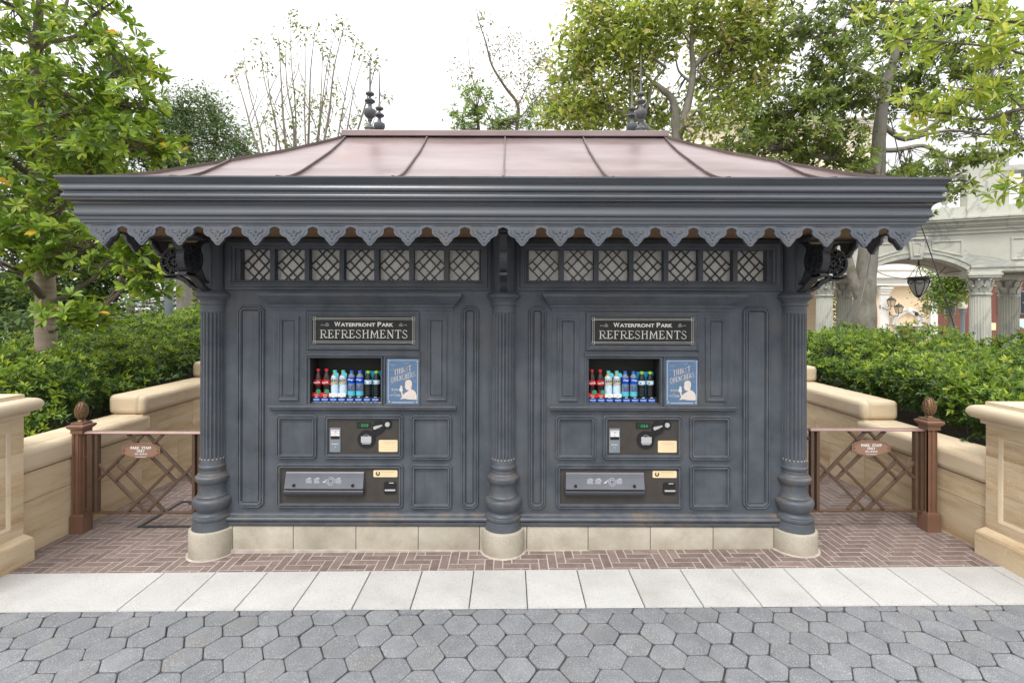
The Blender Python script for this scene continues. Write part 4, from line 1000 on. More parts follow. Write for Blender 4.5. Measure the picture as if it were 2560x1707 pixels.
    pl2 = plate(1554, 1826, 457, 628, .002, BRASS, "instruction_plate", cp_, .005)
    m = MB()
    for k, (ya, wd) in enumerate(((478,60),(492,96),(508,76),(524,40),(556,104),(590,60))):
        text_into(m, "PLEASE INSERT COINS FIRST"[:8+int(wd/6)] if False else "= = = = = = =", DX(1690-wd), DX(1690+wd), DZ(ya+3), DZ(ya-3), y-.0024)
    m.build("engraving", INKB, pl2, fix=False)
    # delivery panel
    r = rz(z2, 612, 1464, 462, 722); r = (r[0]+T, r[1]+T, r[2], r[3])
    m = MB(); m.prism(chamfer_rect(*r, .016), YW-.0035, YW-.0005); dp = m.build("delivery_panel", PANELB, ms)
    x0, x1 = DX(205), DX(1346)
    yt = lambda v: DZ(v)
    sec = [(y, yt(915)), (y-.010, yt(918)), (y-.014, yt(932)), (y-.020, yt(1000)), (y-.030, yt(1080)), (y-.038, yt(1140)), (y-.036, yt(1148)), (y-.004, yt(1150)), (y, yt(1150))]
    m = MB(); m.loft([[(x0+.002+(0.006*(1-k/8)), a, b) for k, (a, b) in enumerate(sec)], [(x1, a, b) for a, b in sec]])
    fl = m.build("delivery_flap", STEELP, dp, bevel=.001)
    m = MB()
    for cx_ in (352, 1198): m.tube([(DX(cx_), y-.0285, DZ(1095)), (DX(cx_), y-.0395, DZ(1095))], .0105, 16)
    m.build("flap_stud", BLACKP, fl, smooth=40)
    m = MB(); yy = y-.0262
    n_ = 28; m.tube([(DX(880)+.026*math.cos(2*math.pi*i/n_), yy-.0025+.0075*math.sin(2*math.pi*i/n_), DZ(1040)+.026*math.sin(2*math.pi*i/n_)) for i in range(n_+1)], .0014, 4)
    m.tube([(DX(880)+.016*math.cos(2*math.pi*i/n_), yy-.0025+.0046*math.sin(2*math.pi*i/n_), DZ(1040)+.016*math.sin(2*math.pi*i/n_)) for i in range(n_+1)], .0018, 4)
    m.prism([(DX(760), DZ(1050)), (DX(790), DZ(1035)), (DX(820), DZ(1012)), (DX(825), DZ(1020)), (DX(800), DZ(1042)), (DX(805), DZ(1070)), (DX(765), DZ(1072))], yy-.001, yy+.002)
    for xa in (520, 636, 942):
        for k in range(7): m.box(DX(xa), DX(xa+rng.uniform(60, 100)), yy-.0005-.0004*k, yy+.001-.0004*k, DZ(1006+k*13+2.5), DZ(1006+k*13-2.5))
        m.box(DX(xa+30), DX(xa+75), yy+.0015, yy+.003, DZ(999), DZ(991))
    m.build("flap_print", PRINTG, fl, fix=False)
    sec2 = [(y, yt(1160)), (y-.026, yt(1162)), (y-.036, yt(1182)), (y-.038, yt(1210)), (y-.030, yt(1246)), (y, yt(1248))]
    m = MB(); m.loft([[(x0, a, b) for a, b in sec2], [(x1, a, b) for a, b in sec2]]); m.build("delivery_lip", DARKST, dp, bevel=.001)
    pl3 = plate(1478, 1826, 893, 994, .002, BRASS, "name_plate", dp, .005)
    m = MB(); m.tube([(DX(1542)+.012*math.cos(R(a)), y-.0024, DZ(943)+.012*math.sin(R(a))) for a in range(-240, 61, 20)], .0038, 4)
    m.sphere((DX(1542), y-.0024, DZ(955)), .004, 6, (1,.2,1)); m.build("swan_mark", BLACKP, pl3)
    m = MB(); text_into(m, "OPEN WITH CARE", DX(1595), DX(1775), DZ(926), DZ(912), y-.0024)
    for ya in (946, 966): text_into(m, "= = = = = =", DX(1600), DX(1740), DZ(ya+3), DZ(ya-3), y-.0024)
    m.build("engraving", INKB, pl3, fix=False)
    m = MB(); m.prism(chamfer_rect(DX(1630), DX(1808), DZ(1238), DZ(1058), .010), y-.006, y+.0002); cc = m.build("change_cup", BLACKP, dp, bevel=.002)
    m = MB(); m.box(DX(1648), DX(1800), y-.014, y-.0061, DZ(1188), DZ(1168)); m.box(DX(1706), DX(1776), y-.0075, y-.0061, DZ(1082), DZ(1070)); m.build("cup_lip", CHROME, cc, bevel=.001)
    # sides behind: body hidden inside the kiosk
    m = MB(); m.box(z2(640,0)[0]+T, z2(1440,0)[0]+T, yb+.02, yb+.5, .32, 1.75); m.build("cabinet", BLACKP, ms)
    return CX, zsh
PALEG = pm("reader_grey", (0.16,0.19,0.21), (0.20,0.23,0.25), rough=0.4)
STEELP = pm("flap_plastic", (0.13,0.135,0.155), (0.17,0.175,0.20), scale=2, rough=0.30, metal=0.3)
DARKST = pm("dark_lip", (0.05,0.052,0.06), rough=0.3, metal=0.3)
PRINTG = pm("grey_print", (0.55,0.56,0.60), rough=0.5)

BK = .0275
def bottle_profile(kind):
    if kind == 'cola': return [(.004,0),(.022,.001),(.026,.006),(.0262,.03),(.024,.045),(.0225,.058),(.024,.072),(.0275,.09),(.0278,.125),(.026,.138),(.021,.153),(.0135,.172),(.0125,.178),(.0125,.186)]
    if kind == 'tea':  return [(.004,0),(.024,.001),(.027,.006),(.0272,.07),(.0255,.082),(.0272,.094),(.0275,.130),(.024,.146),(.015,.162),(.0125,.168),(.0125,.176)]
    if kind == 'water':return [(.004,0),(.024,.001),(.0268,.006),(.0268,.088),(.0262,.095),(.0268,.102),(.0268,.135),(.024,.148),(.0145,.163),(.0125,.168),(.0125,.174)]
    return [(.004,0),(.024,.001),(.0262,.006),(.0262,.02),(.0248,.024),(.0262,.028),(.0262,.04),(.0248,.044),(.0262,.048),(.0262,.06),(.0248,.064),(.0262,.068),(.0262,.084),(.0252,.088),(.0258,.092),(.0258,.120),(.0250,.135),(.016,.158),(.0125,.166),(.0125,.172)]
def seg(pr, a, b, grow=0):
    out = []
    def rr(z):
        for (r0, z0), (r1, z1_) in zip(pr[:-1], pr[1:]):
            if z0 <= z <= z1_: return r0+(r1-r0)*(z-z0)/max(z1_-z0, 1e-6)
        return pr[-1][0]
    zs = [a]+[z for r_, z in pr if a < z < b]+[b]
    return [(rr(z)+grow, z) for z in zs]
def bottle(kind, loc, label, grp):
    t = thing("drink_bottle", label, "bottle", loc, group=grp); pr = bottle_profile(kind)
    liq = {'cola': COLA, 'tea': TEA, 'water': CLEAR, 'black': BLACKP}[kind]
    m = MB(); m.lathe(pr, (0,0,0), 20); m.build("bottle_body", liq, t, local=True, smooth=50)
    ztop = pr[-1][1]; capm = {'cola': REDP, 'tea': MINT, 'water': BLUEP, 'black': GREENP}[kind]
    m = MB(); m.lathe([(.004,ztop-.006),(.0138,ztop-.006),(.0142,ztop+.010),(.013,ztop+.0125),(.003,ztop+.013)], (0,0,0), 18); m.build("bottle_cap", capm, t, local=True, smooth=30)
    def lab(a, b, mat, name="bottle_label"):
        q = seg(pr, a, b, .0007); m = MB(); loops = [[(r_*math.cos(2*math.pi*i/20), r_*math.sin(2*math.pi*i/20), z) for i in range(20)] for r_, z in q]
        m.loft(loops, cap0=False, cap1=False); return m.build(name, mat, t, local=True, smooth=50)
    def print_(s, a, b, wd, mat, par, bold=.02, tilt=0, y=-.029, x0=0):
        m = MB(); text_into(m, s, x0-wd/2, x0+wd/2, a, b, y, bold, rot=tilt); m.build("label_print", mat, par, local=True, fix=False)
    if kind == 'cola':
        l_ = lab(.086, .122, REDP); print_("Coca-Cola", .096, .111, .044, WHITE, l_, .03, .12, -.0295)
        m = MB(); m.box(-.030, .030, -.033, -.030, 0, .030); c = m.build("price_card", REDP, t, local=True)
        print_("COLD", .010, .016, .030, WHITE, c, .03, 0, -.0336)
        m = MB(); m.tube([(.014,-.034,.038),(.014,-.036,.038)], .017, 14); m.build("round_sticker", GREEND, t, local=True)
    elif kind == 'tea':
        l_ = lab(.012, .150, PALEB); lab(.088, .135, WHITE, "bottle_label")
        m = MB()
        for k in range(4):
            x = -.019+k*.0125; m.bar((x,-.0292,.108),(x,-.0292,.124),.0022,.001,up=(0,1,0)); m.bar((x-.004,-.0292,.119),(x+.005,-.0292,.119),.0018,.001,up=(0,1,0)); m.bar((x-.004,-.0292,.111),(x+.005,-.0292,.113),.0018,.001,up=(0,1,0))
        m.build("label_print", BLACKP, l_, local=True, fix=False)
        m = MB(); m.bar((-.024,-.0285,.090),(.022,-.0285,.106),.006,.001,up=(0,1,0)); m.build("label_stripe", YELL, l_, local=True, fix=False)
        m = MB(); m.tube([(.016,-.020,.158),(.016,-.0225,.158)], .018, 16); m.build("round_tag", AQUA, t, local=True)
        m = MB(); m.box(-.030, .028, -.033, -.030, 0, .026); c = m.build("price_card", WHITE, t, local=True)
        print_("COLD", .008, .012, .026, BLACKP, c, .01, 0, -.0336)
    elif kind == 'water':
        l_ = lab(.100, .140, BLUED); lab(.092, .108, BLUEP); lab(.006, .040, AQUA)
        m = MB(); m.bar((-.020,-.0285,.122),(.020,-.0285,.122),.005,.001,up=(0,1,0)); m.bar((-.012,-.0287,.130),(.012,-.0287,.114),.004,.001,up=(0,1,0)); m.build("label_print", PALEB, l_, local=True, fix=False)
        m = MB()
        for a_, b_ in (((-.016,.082),(-.008,.045)),((-.008,.045),(.006,.060)),((.006,.060),(.014,.085)),((.010,.045),(.018,.052)),((-.018,.05),(-.004,.044))):
            m.bar((a_[0],-.0280,a_[1]),(b_[0],-.0280,b_[1]),.004,.001,up=(0,1,0))
        m.build("body_print", BLUED, t, local=True, fix=False)
    else:
        l_ = lab(.090, .119, PALEB); m = MB(); m.sphere((-.014,-.0262,.103), .006, 6, (1,.15,1)); m.build("label_leaf", GREEND, l_, local=True)
        m = MB(); m.box(-.006,.012,-.0282,-.0276,.098,.108); m.build("label_print", WHITE, l_, local=True)
        m = MB(); m.box(-.0298,.0298,.030,.032,0,.178); m.build("backing_card", CYAN, t, local=True)
    return t
kinds = [('cola','red-capped cola bottle'), ('tea','white-labelled tea bottle with mint cap'), ('water','clear blue-labelled water bottle'), ('black','black drink bottle with lime cap')]
protos = {}
nth = [("leftmost in the row", "second from the left"), ("third from the left", "fourth from the left"), ("fifth from the left", "fourth from the right, sixth overall"), ("second from the right", "rightmost in the row")]
for T, side in ((0, "left"), (TM, "right")):
    CX, zsh = machine(T, side)
    for i in range(8):
        kd, nm = kinds[i//2]
        lb = "%s, %s of the %s display" % (nm, nth[i//2][i % 2].replace(", sixth overall", "").replace("fourth from the right", "sixth from the left"), side)
        loc = (CX[i], .10, zsh)
        if kd not in protos: protos[kd] = bottle(kd, loc, lb, "bottles in the vending displays")
        else: dup(protos[kd], loc, lb)

# ================================================================== RETAINING WALLS AND PIERS
PALEGR = pm("pale_ground", (0.40,0.37,0.33), (0.50,0.47,0.43), scale=.6, rough=0.9)
bpy.data.objects["ground"].data.materials[0] = PALEGR
def retaining(s, xf, ztops, label):
    t = thing("retaining_wall", label, "wall", (s*(xf+.17), 2.0, 0)); ys = [-.14, 1.10, 2.32, 3.56, 4.80, 7.2]
    for k, zt in enumerate(ztops):
        y0, y1 = ys[k], ys[k+1]
        m = MB(); x0, x1 = sorted((s*(xf-.022), s*(xf+.325)))
        m.box(x0, x1, y0+(.0 if k else 0), y1+(.10 if k < 4 else 0), zt-.182, zt-.008, rng.uniform())
        m.build("coping", SANDC, t, bevel=0.0).modifiers.new("b", 'BEVEL').width = .045
        o = t.children[-1] if len(t.children) else None
        m = MB(); x0, x1 = sorted((s*(xf+.030), s*(xf+.315)))
        m.box(x0, x1, y0-.010, y1+.08, zt-.178, zt, rng.uniform()); m.build("coping_top", SANDC, t).modifiers.new("b", 'BEVEL').width = .040
    for o in COL.objects:
        if o.parent == t:
            for md in o.modifiers: md.segments = 4; md.limit_method = 'ANGLE'
            for p in o.data.polygons: p.use_smooth = True
            o.data.set_sharp_from_angle(angle=R(50))
    m = MB(); 
    def blk(y0, y1, a, b): 
        x0, x1 = sorted((s*xf, s*(xf+.30))); m.box(x0, x1, y0+.0018, y1-.0018, a+.0015, b-.0015, rng.uniform())
    for k, zt in enumerate(ztops):
        y0, y1 = ys[k], ys[k+1]; base = [-.1, .345]; zz = .345
        while zz+.18 < zt-.19: base.append(zz+.185 if False else zt-.182); break
        lev = [-.1, .345]+([zt-.182] if zt-.182 > .36 else [])
        for j in range(len(lev)-1):
            off = .6 if j % 2 else 0; cuts = [y0, y0+.5+off*.4, y1] if y1-y0 > .9 else [y0, y1]
            for a, b in zip(cuts[:-1], cuts[1:]): blk(a, b, lev[j], lev[j+1])
    m.build("wall_face", SAND, t, bevel=.002)
    m = MB(); x0, x1 = sorted((s*(xf+.006), s*(xf+.29))); m.box(x0, x1, -.12, 7.1, -.1, .5); m.build("wall_joint", pm_join, t)
    return t
pm_join = pm("sand_joint", (0.30,0.22,0.14), rough=0.9)
retaining(-1, 3.355, [.725,.905,1.085,1.265,1.445], "stepped sandstone garden wall with rounded coping, left of the kiosk")
retaining(1, 3.330, [.690,.870,1.050,1.230,1.41], "stepped sandstone garden wall with rounded coping, right of the kiosk")
def pier(s, xb, yb, zt, label):
    t = thing("wall_pier", label, "pier", (s*(xb+.4), yb-.4, 0)); gy = gz(s*xb, -.2)
    def layer(m, o, a, b, rnd): 
        x0, x1 = sorted((s*(xb-o), s*(xb+.8+o))); m.box(x0, x1, yb-.75-o, yb+o, a, b, rnd)
    m = MB(); layer(m, .040, gy-.1, gy+.150, .4); m.loft([[(s*(xb-o), yb-.75-o, z), (s*(xb+.8+o), yb-.75-o, z), (s*(xb+.8+o), yb+o, z), (s*(xb-o), yb+o, z)] for o, z in ((.038,gy+.1501),(.034,gy+.162),(.004,gy+.195))])
    m.build("pier_base", SAND, t, bevel=.003)
    m = MB(); H0, H1 = gy+.19, zt-.155; hs_ = [H0, H0+(H1-H0)*.36, H0+(H1-H0)*.70, H1]
    # body as courses with a sunk panel on the path side
    for a, b, c in zip(hs_[:-1], hs_[1:], (.2,.75,.45)):
        x0, x1 = sorted((s*(xb+.016), s*(xb+.8))); m.box(x0, x1, yb-.75, yb, a+.001, b-.001, c)
    m.build("pier_body", SAND, t)
    m = MB(); x = s*xb
    ya, yb_, za, zb = yb-.75, yb, H0, H1
    for y0, y1, a, b, c in ((yb_-.085,yb_,za,hs_[1]-.001,.2),(yb_-.085,yb_,hs_[1],hs_[2]-.001,.75),(yb_-.085,yb_,hs_[2],zb,.45),(ya,ya+.085,za,zb,.3),(ya+.086,yb_-.086,za,za+.07,.2),(ya+.086,yb_-.086,zb-.07,zb,.45)):
        x0, x1 = sorted((x, s*(xb+.0158))); m.box(x0, x1, y0, y1, a, b, c)
    m.build("pier_frame", SAND, t)
    m = MB(); fr = [(ya+.086, za+.071), (yb_-.086, za+.071), (yb_-.086, zb-.071), (ya+.086, zb-.071)]
    loops = [[(s*(xb+h), a, b) for a, b in offset_poly(fr, o)] for o, h in ((0,.001),(.004,.003),(.016,.010),(.020,.0159))]
    m.loft(loops, cap0=False, cap1=False); m.build("panel_bead", SANDC, t, smooth=60)
    m = MB(); prof = [(.0,-.155),(.020,-.150),(.020,-.128),(.026,-.122)]+[(.028+.046*math.cos(R(a)), -.075+.046*math.sin(R(a))) for a in range(-80, 91, 17)]+[(.006,-.028),(.004,-.026),(.002,0)]
    m.loft([[(s*(xb-o), yb-.75-o, zt+z), (s*(xb+.8+o), yb-.75-o, zt+z), (s*(xb+.8+o), yb+o, zt+z), (s*(xb-o), yb+o, zt+z)] for o, z in prof])
    m.build("pier_cap", SANDC, t, smooth=40)
pier(-1, 3.275, -.115, 1.118, "carved sandstone pier with half-round cap at the left end of the garden wall")
pier(1, 3.300, -.112, 1.085, "carved sandstone pier with half-round cap at the right end of the garden wall")

# ================================================================== GATE POSTS AND GATES
def gatepost(X, Y, label):
    z0 = gz(X, Y); t = thing("gate_post", label, "post", (X, Y, z0)); Z = lambda v: at(180*K, (880+v*.37)*K, .36)[2]-gz(-3.3, .3)+z0
    m = MB()
    def sq(m, h, a, b, b2=None): m.loft([[(X-h,Y-h,a),(X+h,Y-h,a),(X+h,Y+h,a),(X-h,Y+h,a)],[(X-(b2 or h),Y-(b2 or h),b),(X+(b2 or h),Y-(b2 or h),b),(X+(b2 or h),Y+(b2 or h),b),(X-(b2 or h),Y+(b2 or h),b)]])
    sq(m, .051, z0-.02, Z(1100)); sq(m, .051, Z(1100)+.0001, Z(1085), .046); m.build("post_base", BROWNM, t, bevel=.003)
    m = MB(); a, b = Z(1088), Z(545)
    sec = []
    h = .041
    for k in range(4):
        c, s_ = [(1,0),(0,1),(-1,0),(0,-1)][k]
        for u, v in ((-h,h),(-.026,h),(-.024,h-.008),(-.010,h-.008),(-.008,h),(.008,h),(.010,h-.008),(.024,h-.008),(.026,h)):
            sec.append((X+u*c+v*s_*-1*-1 if False else X+(u*c - (-v)*s_), Y+(u*s_*-1 + (-v)*c)))
    m.loft([[(x,y,a) for x, y in sec], [(x,y,b) for x, y in sec]]); m.build("post_shaft", BROWNM, t)
    m = MB(); zt = Z(545); 
    prof = [(.047,0),(.047,.030),(.052,.034),(.062,.045),(.066,.052),(.066,.062),(.061,.067),(.047,.070),(.047,.082),(.046,.084),(.030,.086)]
    m.loft([[(X-h,Y-h,zt+z),(X+h,Y-h,zt+z),(X+h,Y+h,zt+z),(X-h,Y+h,zt+z)] for h, z in prof]); m.build("post_cap", BROWNM, t, smooth=25)
    m = MB(); zc = zt+.086; m.lathe([(.026,0),(.030,.004),(.022,.012),(.018,.018),(.024,.026),(.03,.030)], (X,Y,zc), 20)
    hgt = .125; c0 = zc+.028
    m.lathe([(.02,0),(.034,.02),(.040,.045),(.038,.07),(.028,.10),(.012,.12),(.002,.124)], (X,Y,c0), 20)
    for row in range(9):
        q = row/8; z = .006+q*.112; r_ = np.interp(z, [0,.02,.045,.07,.10,.12,.124], [.02,.034,.040,.038,.028,.012,.002])
        n = max(5, int(14*(r_/.04)))
        for i in range(n):
            th = 2*math.pi*(i+.5*(row % 2))/n; m.sphere((X+r_*math.cos(th), Y+r_*math.sin(th), c0+z), .0072, 5, (1,1,1.25))
    m.build("pine_cone", BRONZE, t, smooth=60)
gatepost(-3.295, .37, "brown fluted post topped with a bronze pine cone, left of the left gate")
gatepost(3.245, .285, "brown fluted post topped with a bronze pine cone, right of the right gate")
def gate(s, Y, side):
    q = lambda a, b: at(a*.37*K, (880+b*.37)*K, .35)
    xs = lambda a: s*(-q(a, 600)[0]); dz = -.0 if s < 0 else gz(3, 0)-gz(-3, 0)-.012
    zs = lambda b: q(600, b)[2]+.0+dz
    t = thing("staff_gate", "low bronze lattice gate with a Park Staff Only plate, %s of the kiosk" % side, "gate", ((xs(600)+xs(1360))/2, Y, gz(s*2.8, Y)), group="park staff gates")
    m = MB()
    def vb(a, b, y0=-.018, y1=.018):
        x0, x1 = sorted((xs(a), xs(b))); m.box(x0, x1, Y+y0, Y+y1, zs(1075), zs(548))
    for a_, b_, n__ in ((597,634,"gate_stile"),(1345,1364,"gate_stile"),(652,671,"inner_stile"),(1306,1326,"inner_stile")):
        m = MB(); vb(a_, b_); m.build(n__, GATEM, t, bevel=.001)
    m = MB(); x0, x1 = sorted((xs(585), xs(1372))); m.loft([[(x0+.0,Y-.022,zs(548)),(x1,Y-.022,zs(548)),(x1,Y+.022,zs(548)),(x0,Y+.022,zs(548))],[(x0,Y-.026,zs(544)),(x1,Y-.026,zs(544)),(x1,Y+.026,zs(544)),(x0,Y+.026,zs(544))],[(x0+.008,Y-.016,zs(532)),(x1-.008,Y-.016,zs(532)),(x1-.008,Y+.016,zs(532)),(x0+.008,Y+.016,zs(532))]]); m.build("top_rail", PINKM, t)
    m = MB(); x0, x1 = sorted((xs(570), xs(1375))); m.box(x0, x1, Y-.016, Y+.016, zs(1082)-.004, zs(1074)); m.build("bottom_rail", GATEM, t, bevel=.001)
    m = MB()
    L_ = [((671,757),(985,1076)),((790,750),(1110,1070)),((865,550),(1190,872)),((990,550),(1306,882)),
          ((671,858),(975,550)),((780,870),(1105,552)),((870,1070),(1180,760)),((992,1078),(1306,764))]
    for k, (a, b) in enumerate(L_):
        m.bar((xs(a[0]), Y+(.0015 if k < 4 else -.0015), zs(a[1])), (xs(b[0]), Y+(.0015 if k < 4 else -.0015), zs(b[1])), .0165, .026, up=(0,1,0))
    m.build("lattice", GATEM, t)
    m = MB(); cx, cz = xs(972), zs(658); 
    pts = []
    for sx, sz in ((1,1),(1,-1),(-1,-1),(-1,1)):
        qd = [(.146,.018),(.146,.030),(.128,.030),(.118,.040),(.08,.053),(.04,.058),(.0,.060)]
        if sx*sz < 0: qd = qd[::-1]
        pts += [(cx+sx*a, cz+sz*b) for a, b in qd]
    pts2 = [(cx+.146*0,cz)]
    P_ = [(cx+a, cz+b) for a, b in [(-.146,-.018),(-.146,-.030),(-.128,-.030),(-.118,-.040),(-.08,-.053),(-.04,-.058),(0,-.060),(.04,-.058),(.08,-.053),(.118,-.040),(.128,-.030),(.146,-.030),(.146,-.018),(.146,.018),(.146,.030),(.128,.030),(.118,.040),(.08,.053),(.04,.058),(0,.060),(-.04,.058),(-.08,.053),(-.118,.040),(-.128,.030),(-.146,.030),(-.146,.018)]]
    m.prism(P_, Y-.030, Y-.020); pl = m.build("name_plate", PLATEM, t, bevel=.001)
    m = MB(); m.frame([(cx+(a-cx)*.95, cz+(b-cz)*.92) for a, b in P_], [(0,0),(.0006,.0015),(.003,.0015),(.0036,0)], Y-.030)
    for sx in (-1, 1): m.sphere((cx+sx*.126, Y-.031, cz), .006, 6, (1,.5,1))
    m.build("plate_rim", GATEM, pl, smooth=50)
    m = MB(); y = Y-.0312; zz = lambda b: zs(b)
    text_into(m, "PARK", cx-.079, cx-.010, zz(647), zz(629), y, .028); text_into(m, "STAFF", cx+.006, cx+.079, zz(647), zz(629), y, .028)
    text_into(m, "ONLY", cx-.032, cx+.030, zz(667), zz(650), y, .028)
    text_into(m, "\u95a2\u4fc2\u8005\u5c02\u7528", cx-.045, cx+.045, zz(685), zz(673), y, .01)
    for k in range(11): m.add([(cx-.042+k*.0078, y, zz(700)), (cx-.037+k*.0078, y, zz(700)), (cx-.037+k*.0078, y, zz(696)), (cx-.042+k*.0078, y, zz(696))], [(0,1,2,3)])
    m.build("plate_lettering", WHITE, pl, fix=False)
    m = MB()
    for v in (590, 840, 1000):
        x0, x1 = sorted((xs(1364), s*2.10)); m.box(x0, x1, Y-.008, Y+.008, zs(v+20), zs(v))
    x0, x1 = sorted((s*2.08, s*2.11)); m.box(x0, x1, Y-.02, Y+.02, zs(1075), zs(548))
    m.build("hinge", IRON, t)
    m = MB(); x0, x1 = sorted((xs(597), s*3.25)); 
    for v in (700, 1055): m.box(x0, x1, Y-.007, Y+.007, zs(v+8), zs(v))
    m.build("latch", GATEM, t)
PINKM = pm("worn_top_rail", (0.30,0.19,0.165), (0.36,0.235,0.205), rough=0.33, metal=0.2)
PLATEM = pm("plate_brown", (0.26,0.15,0.10), (0.30,0.18,0.125), rough=0.45)
gate(-1, .35, "left"); gate(1, .30, "right")

# ================================================================== PLANTING
for s, xf, nm in ((-1, 3.66, "left"), (1, 3.61, "right")):
    m = MB(); V = []; xs_ = [xf, 4.2, 5.2, 6.5, 9, 14]; ys_ = [-.6, .5, 1.6, 2.8, 4.2, 6, 9, 14]
    for y in ys_:
        for x in xs_: V.append((s*x, y, min(.50+.12*max(0, y), .95)*(1 if x < 8 else .3)+rng.uniform(-.02, .02)))
    n_ = len(xs_); m.add(V, [(j*n_+i, j*n_+i+1, (j+1)*n_+i+1, (j+1)*n_+i) for j in range(len(ys_)-1) for i in range(n_-1)])
    o = m.build("planting_bed", SOIL, smooth=60); o['kind'] = 'structure'
AZ = [(.23,.33,.035),(.155,.25,.028),(.09,.16,.020),(.34,.42,.05),(.05,.10,.016)]
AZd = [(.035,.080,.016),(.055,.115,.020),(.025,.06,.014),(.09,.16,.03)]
def hedge(s, x0, x1, y0, y1, Hf, n, label, ncl=240):
    t = thing("azalea_hedge", label, "hedge", (s*(x0+x1)/2, (y0+y1)/2, .6))
    cl = np.stack([rng.uniform(x0, x1, ncl), rng.uniform(y0, y1, ncl), rng.uniform(-.16, .12, ncl), rng.uniform(.10, .26, ncl)], 1)
    def H(x, y):
        h = Hf(x, y)
        d2 = ((x[:, None]-cl[None, :, 0])**2+(y[:, None]-cl[None, :, 1])**2)/cl[None, :, 3]**2
        h = h+(np.exp(-d2)*cl[None, :, 2]).sum(1)
        e = np.minimum(1, (x-x0+.04)/.28); return h-(1-np.sqrt(np.clip(e*(2-e), 0, 1)))*.34
    # even cover on screen: sample more densely near the camera
    k = n*4; x = rng.uniform(x0, x1, k); y = rng.uniform(y0, y1, k); d = y-CAM[1]
    keep = rng.uniform(size=k) < np.clip((5.0/d)**1.4, 0, 1); x, y = x[keep][:n], y[keep][:n]
    dep = rng.exponential(.05, len(x)); sp = rng.uniform(size=len(x)) < .10
    z = H(x, y)-dep+sp*rng.uniform(.02, .11, len(x))
    P = np.stack([s*x, y, z], 1)
    A = rng.normal(0, .35, P.shape); A[:, 2] += 1; A[:, 1] -= .35
    edge = np.clip(1-(x-x0)/.3, 0, 1); A[:, 0] -= s*edge*.8
    L_ = rng.uniform(.038, .062, len(x))
    b1 = rosettes(P, A, 10, L_, .31, AZ, [3,4,3,1.6,1.2], el=(5, 70), jit=.3, droop=.12)
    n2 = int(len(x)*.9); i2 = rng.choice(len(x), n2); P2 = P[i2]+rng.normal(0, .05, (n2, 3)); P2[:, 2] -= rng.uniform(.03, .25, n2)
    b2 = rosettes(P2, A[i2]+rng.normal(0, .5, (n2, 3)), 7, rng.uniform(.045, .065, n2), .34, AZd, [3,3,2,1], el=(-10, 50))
    n3 = int(n*.22); ys = rng.uniform(y0, y1, n3)**1.0; xs = x0+np.abs(rng.normal(0, .05, n3))+.02
    top = H(xs, ys); bot = .62+.12*np.clip(ys, 0, 9); zz = bot+(top-bot)*rng.uniform(.1, 1, n3)
    P3 = np.stack([s*(xs+.12*(1-(zz-bot)/np.maximum(top-bot, .05))), ys, zz], 1); A3 = rng.normal(0, .4, P3.shape); A3[:, 0] -= s*1.0; A3[:, 2] += .5; A3[:, 1] -= .4
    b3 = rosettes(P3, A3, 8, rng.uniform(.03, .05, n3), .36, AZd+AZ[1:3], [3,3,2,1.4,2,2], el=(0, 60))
    leaf_mesh("foliage", [b1, b2, b3], LEAF, t)
    m = MB()
    for q in rng.choice(len(x), 420, replace=False):
        p = P[q]; b = (p[0]+rng.uniform(-.12, .12)+s*.08, p[1]+rng.uniform(-.05, .16), p[2]-rng.uniform(.25, .45)); m.tube([b, ((p[0]+b[0])/2+rng.uniform(-.03,.03), (p[1]+b[1])/2, (p[2]+b[2])/2), p], [.005,.004,.0025], 4)
    m.build("stems", BARKD, t, fix=False)
hedge(-1, 3.70, 5.7, -.05, 5.6, lambda x, y: .95+.155*(y+3.535-3.7)-.0*x, 4700, "clipped green azalea hedge behind the left garden wall")
hedge(1, 3.65, 6.6, -.02, 4.6, lambda x, y: 1.11+.075*(y+3.535-3.9), 5600, "clipped green azalea hedge behind the right garden wall")

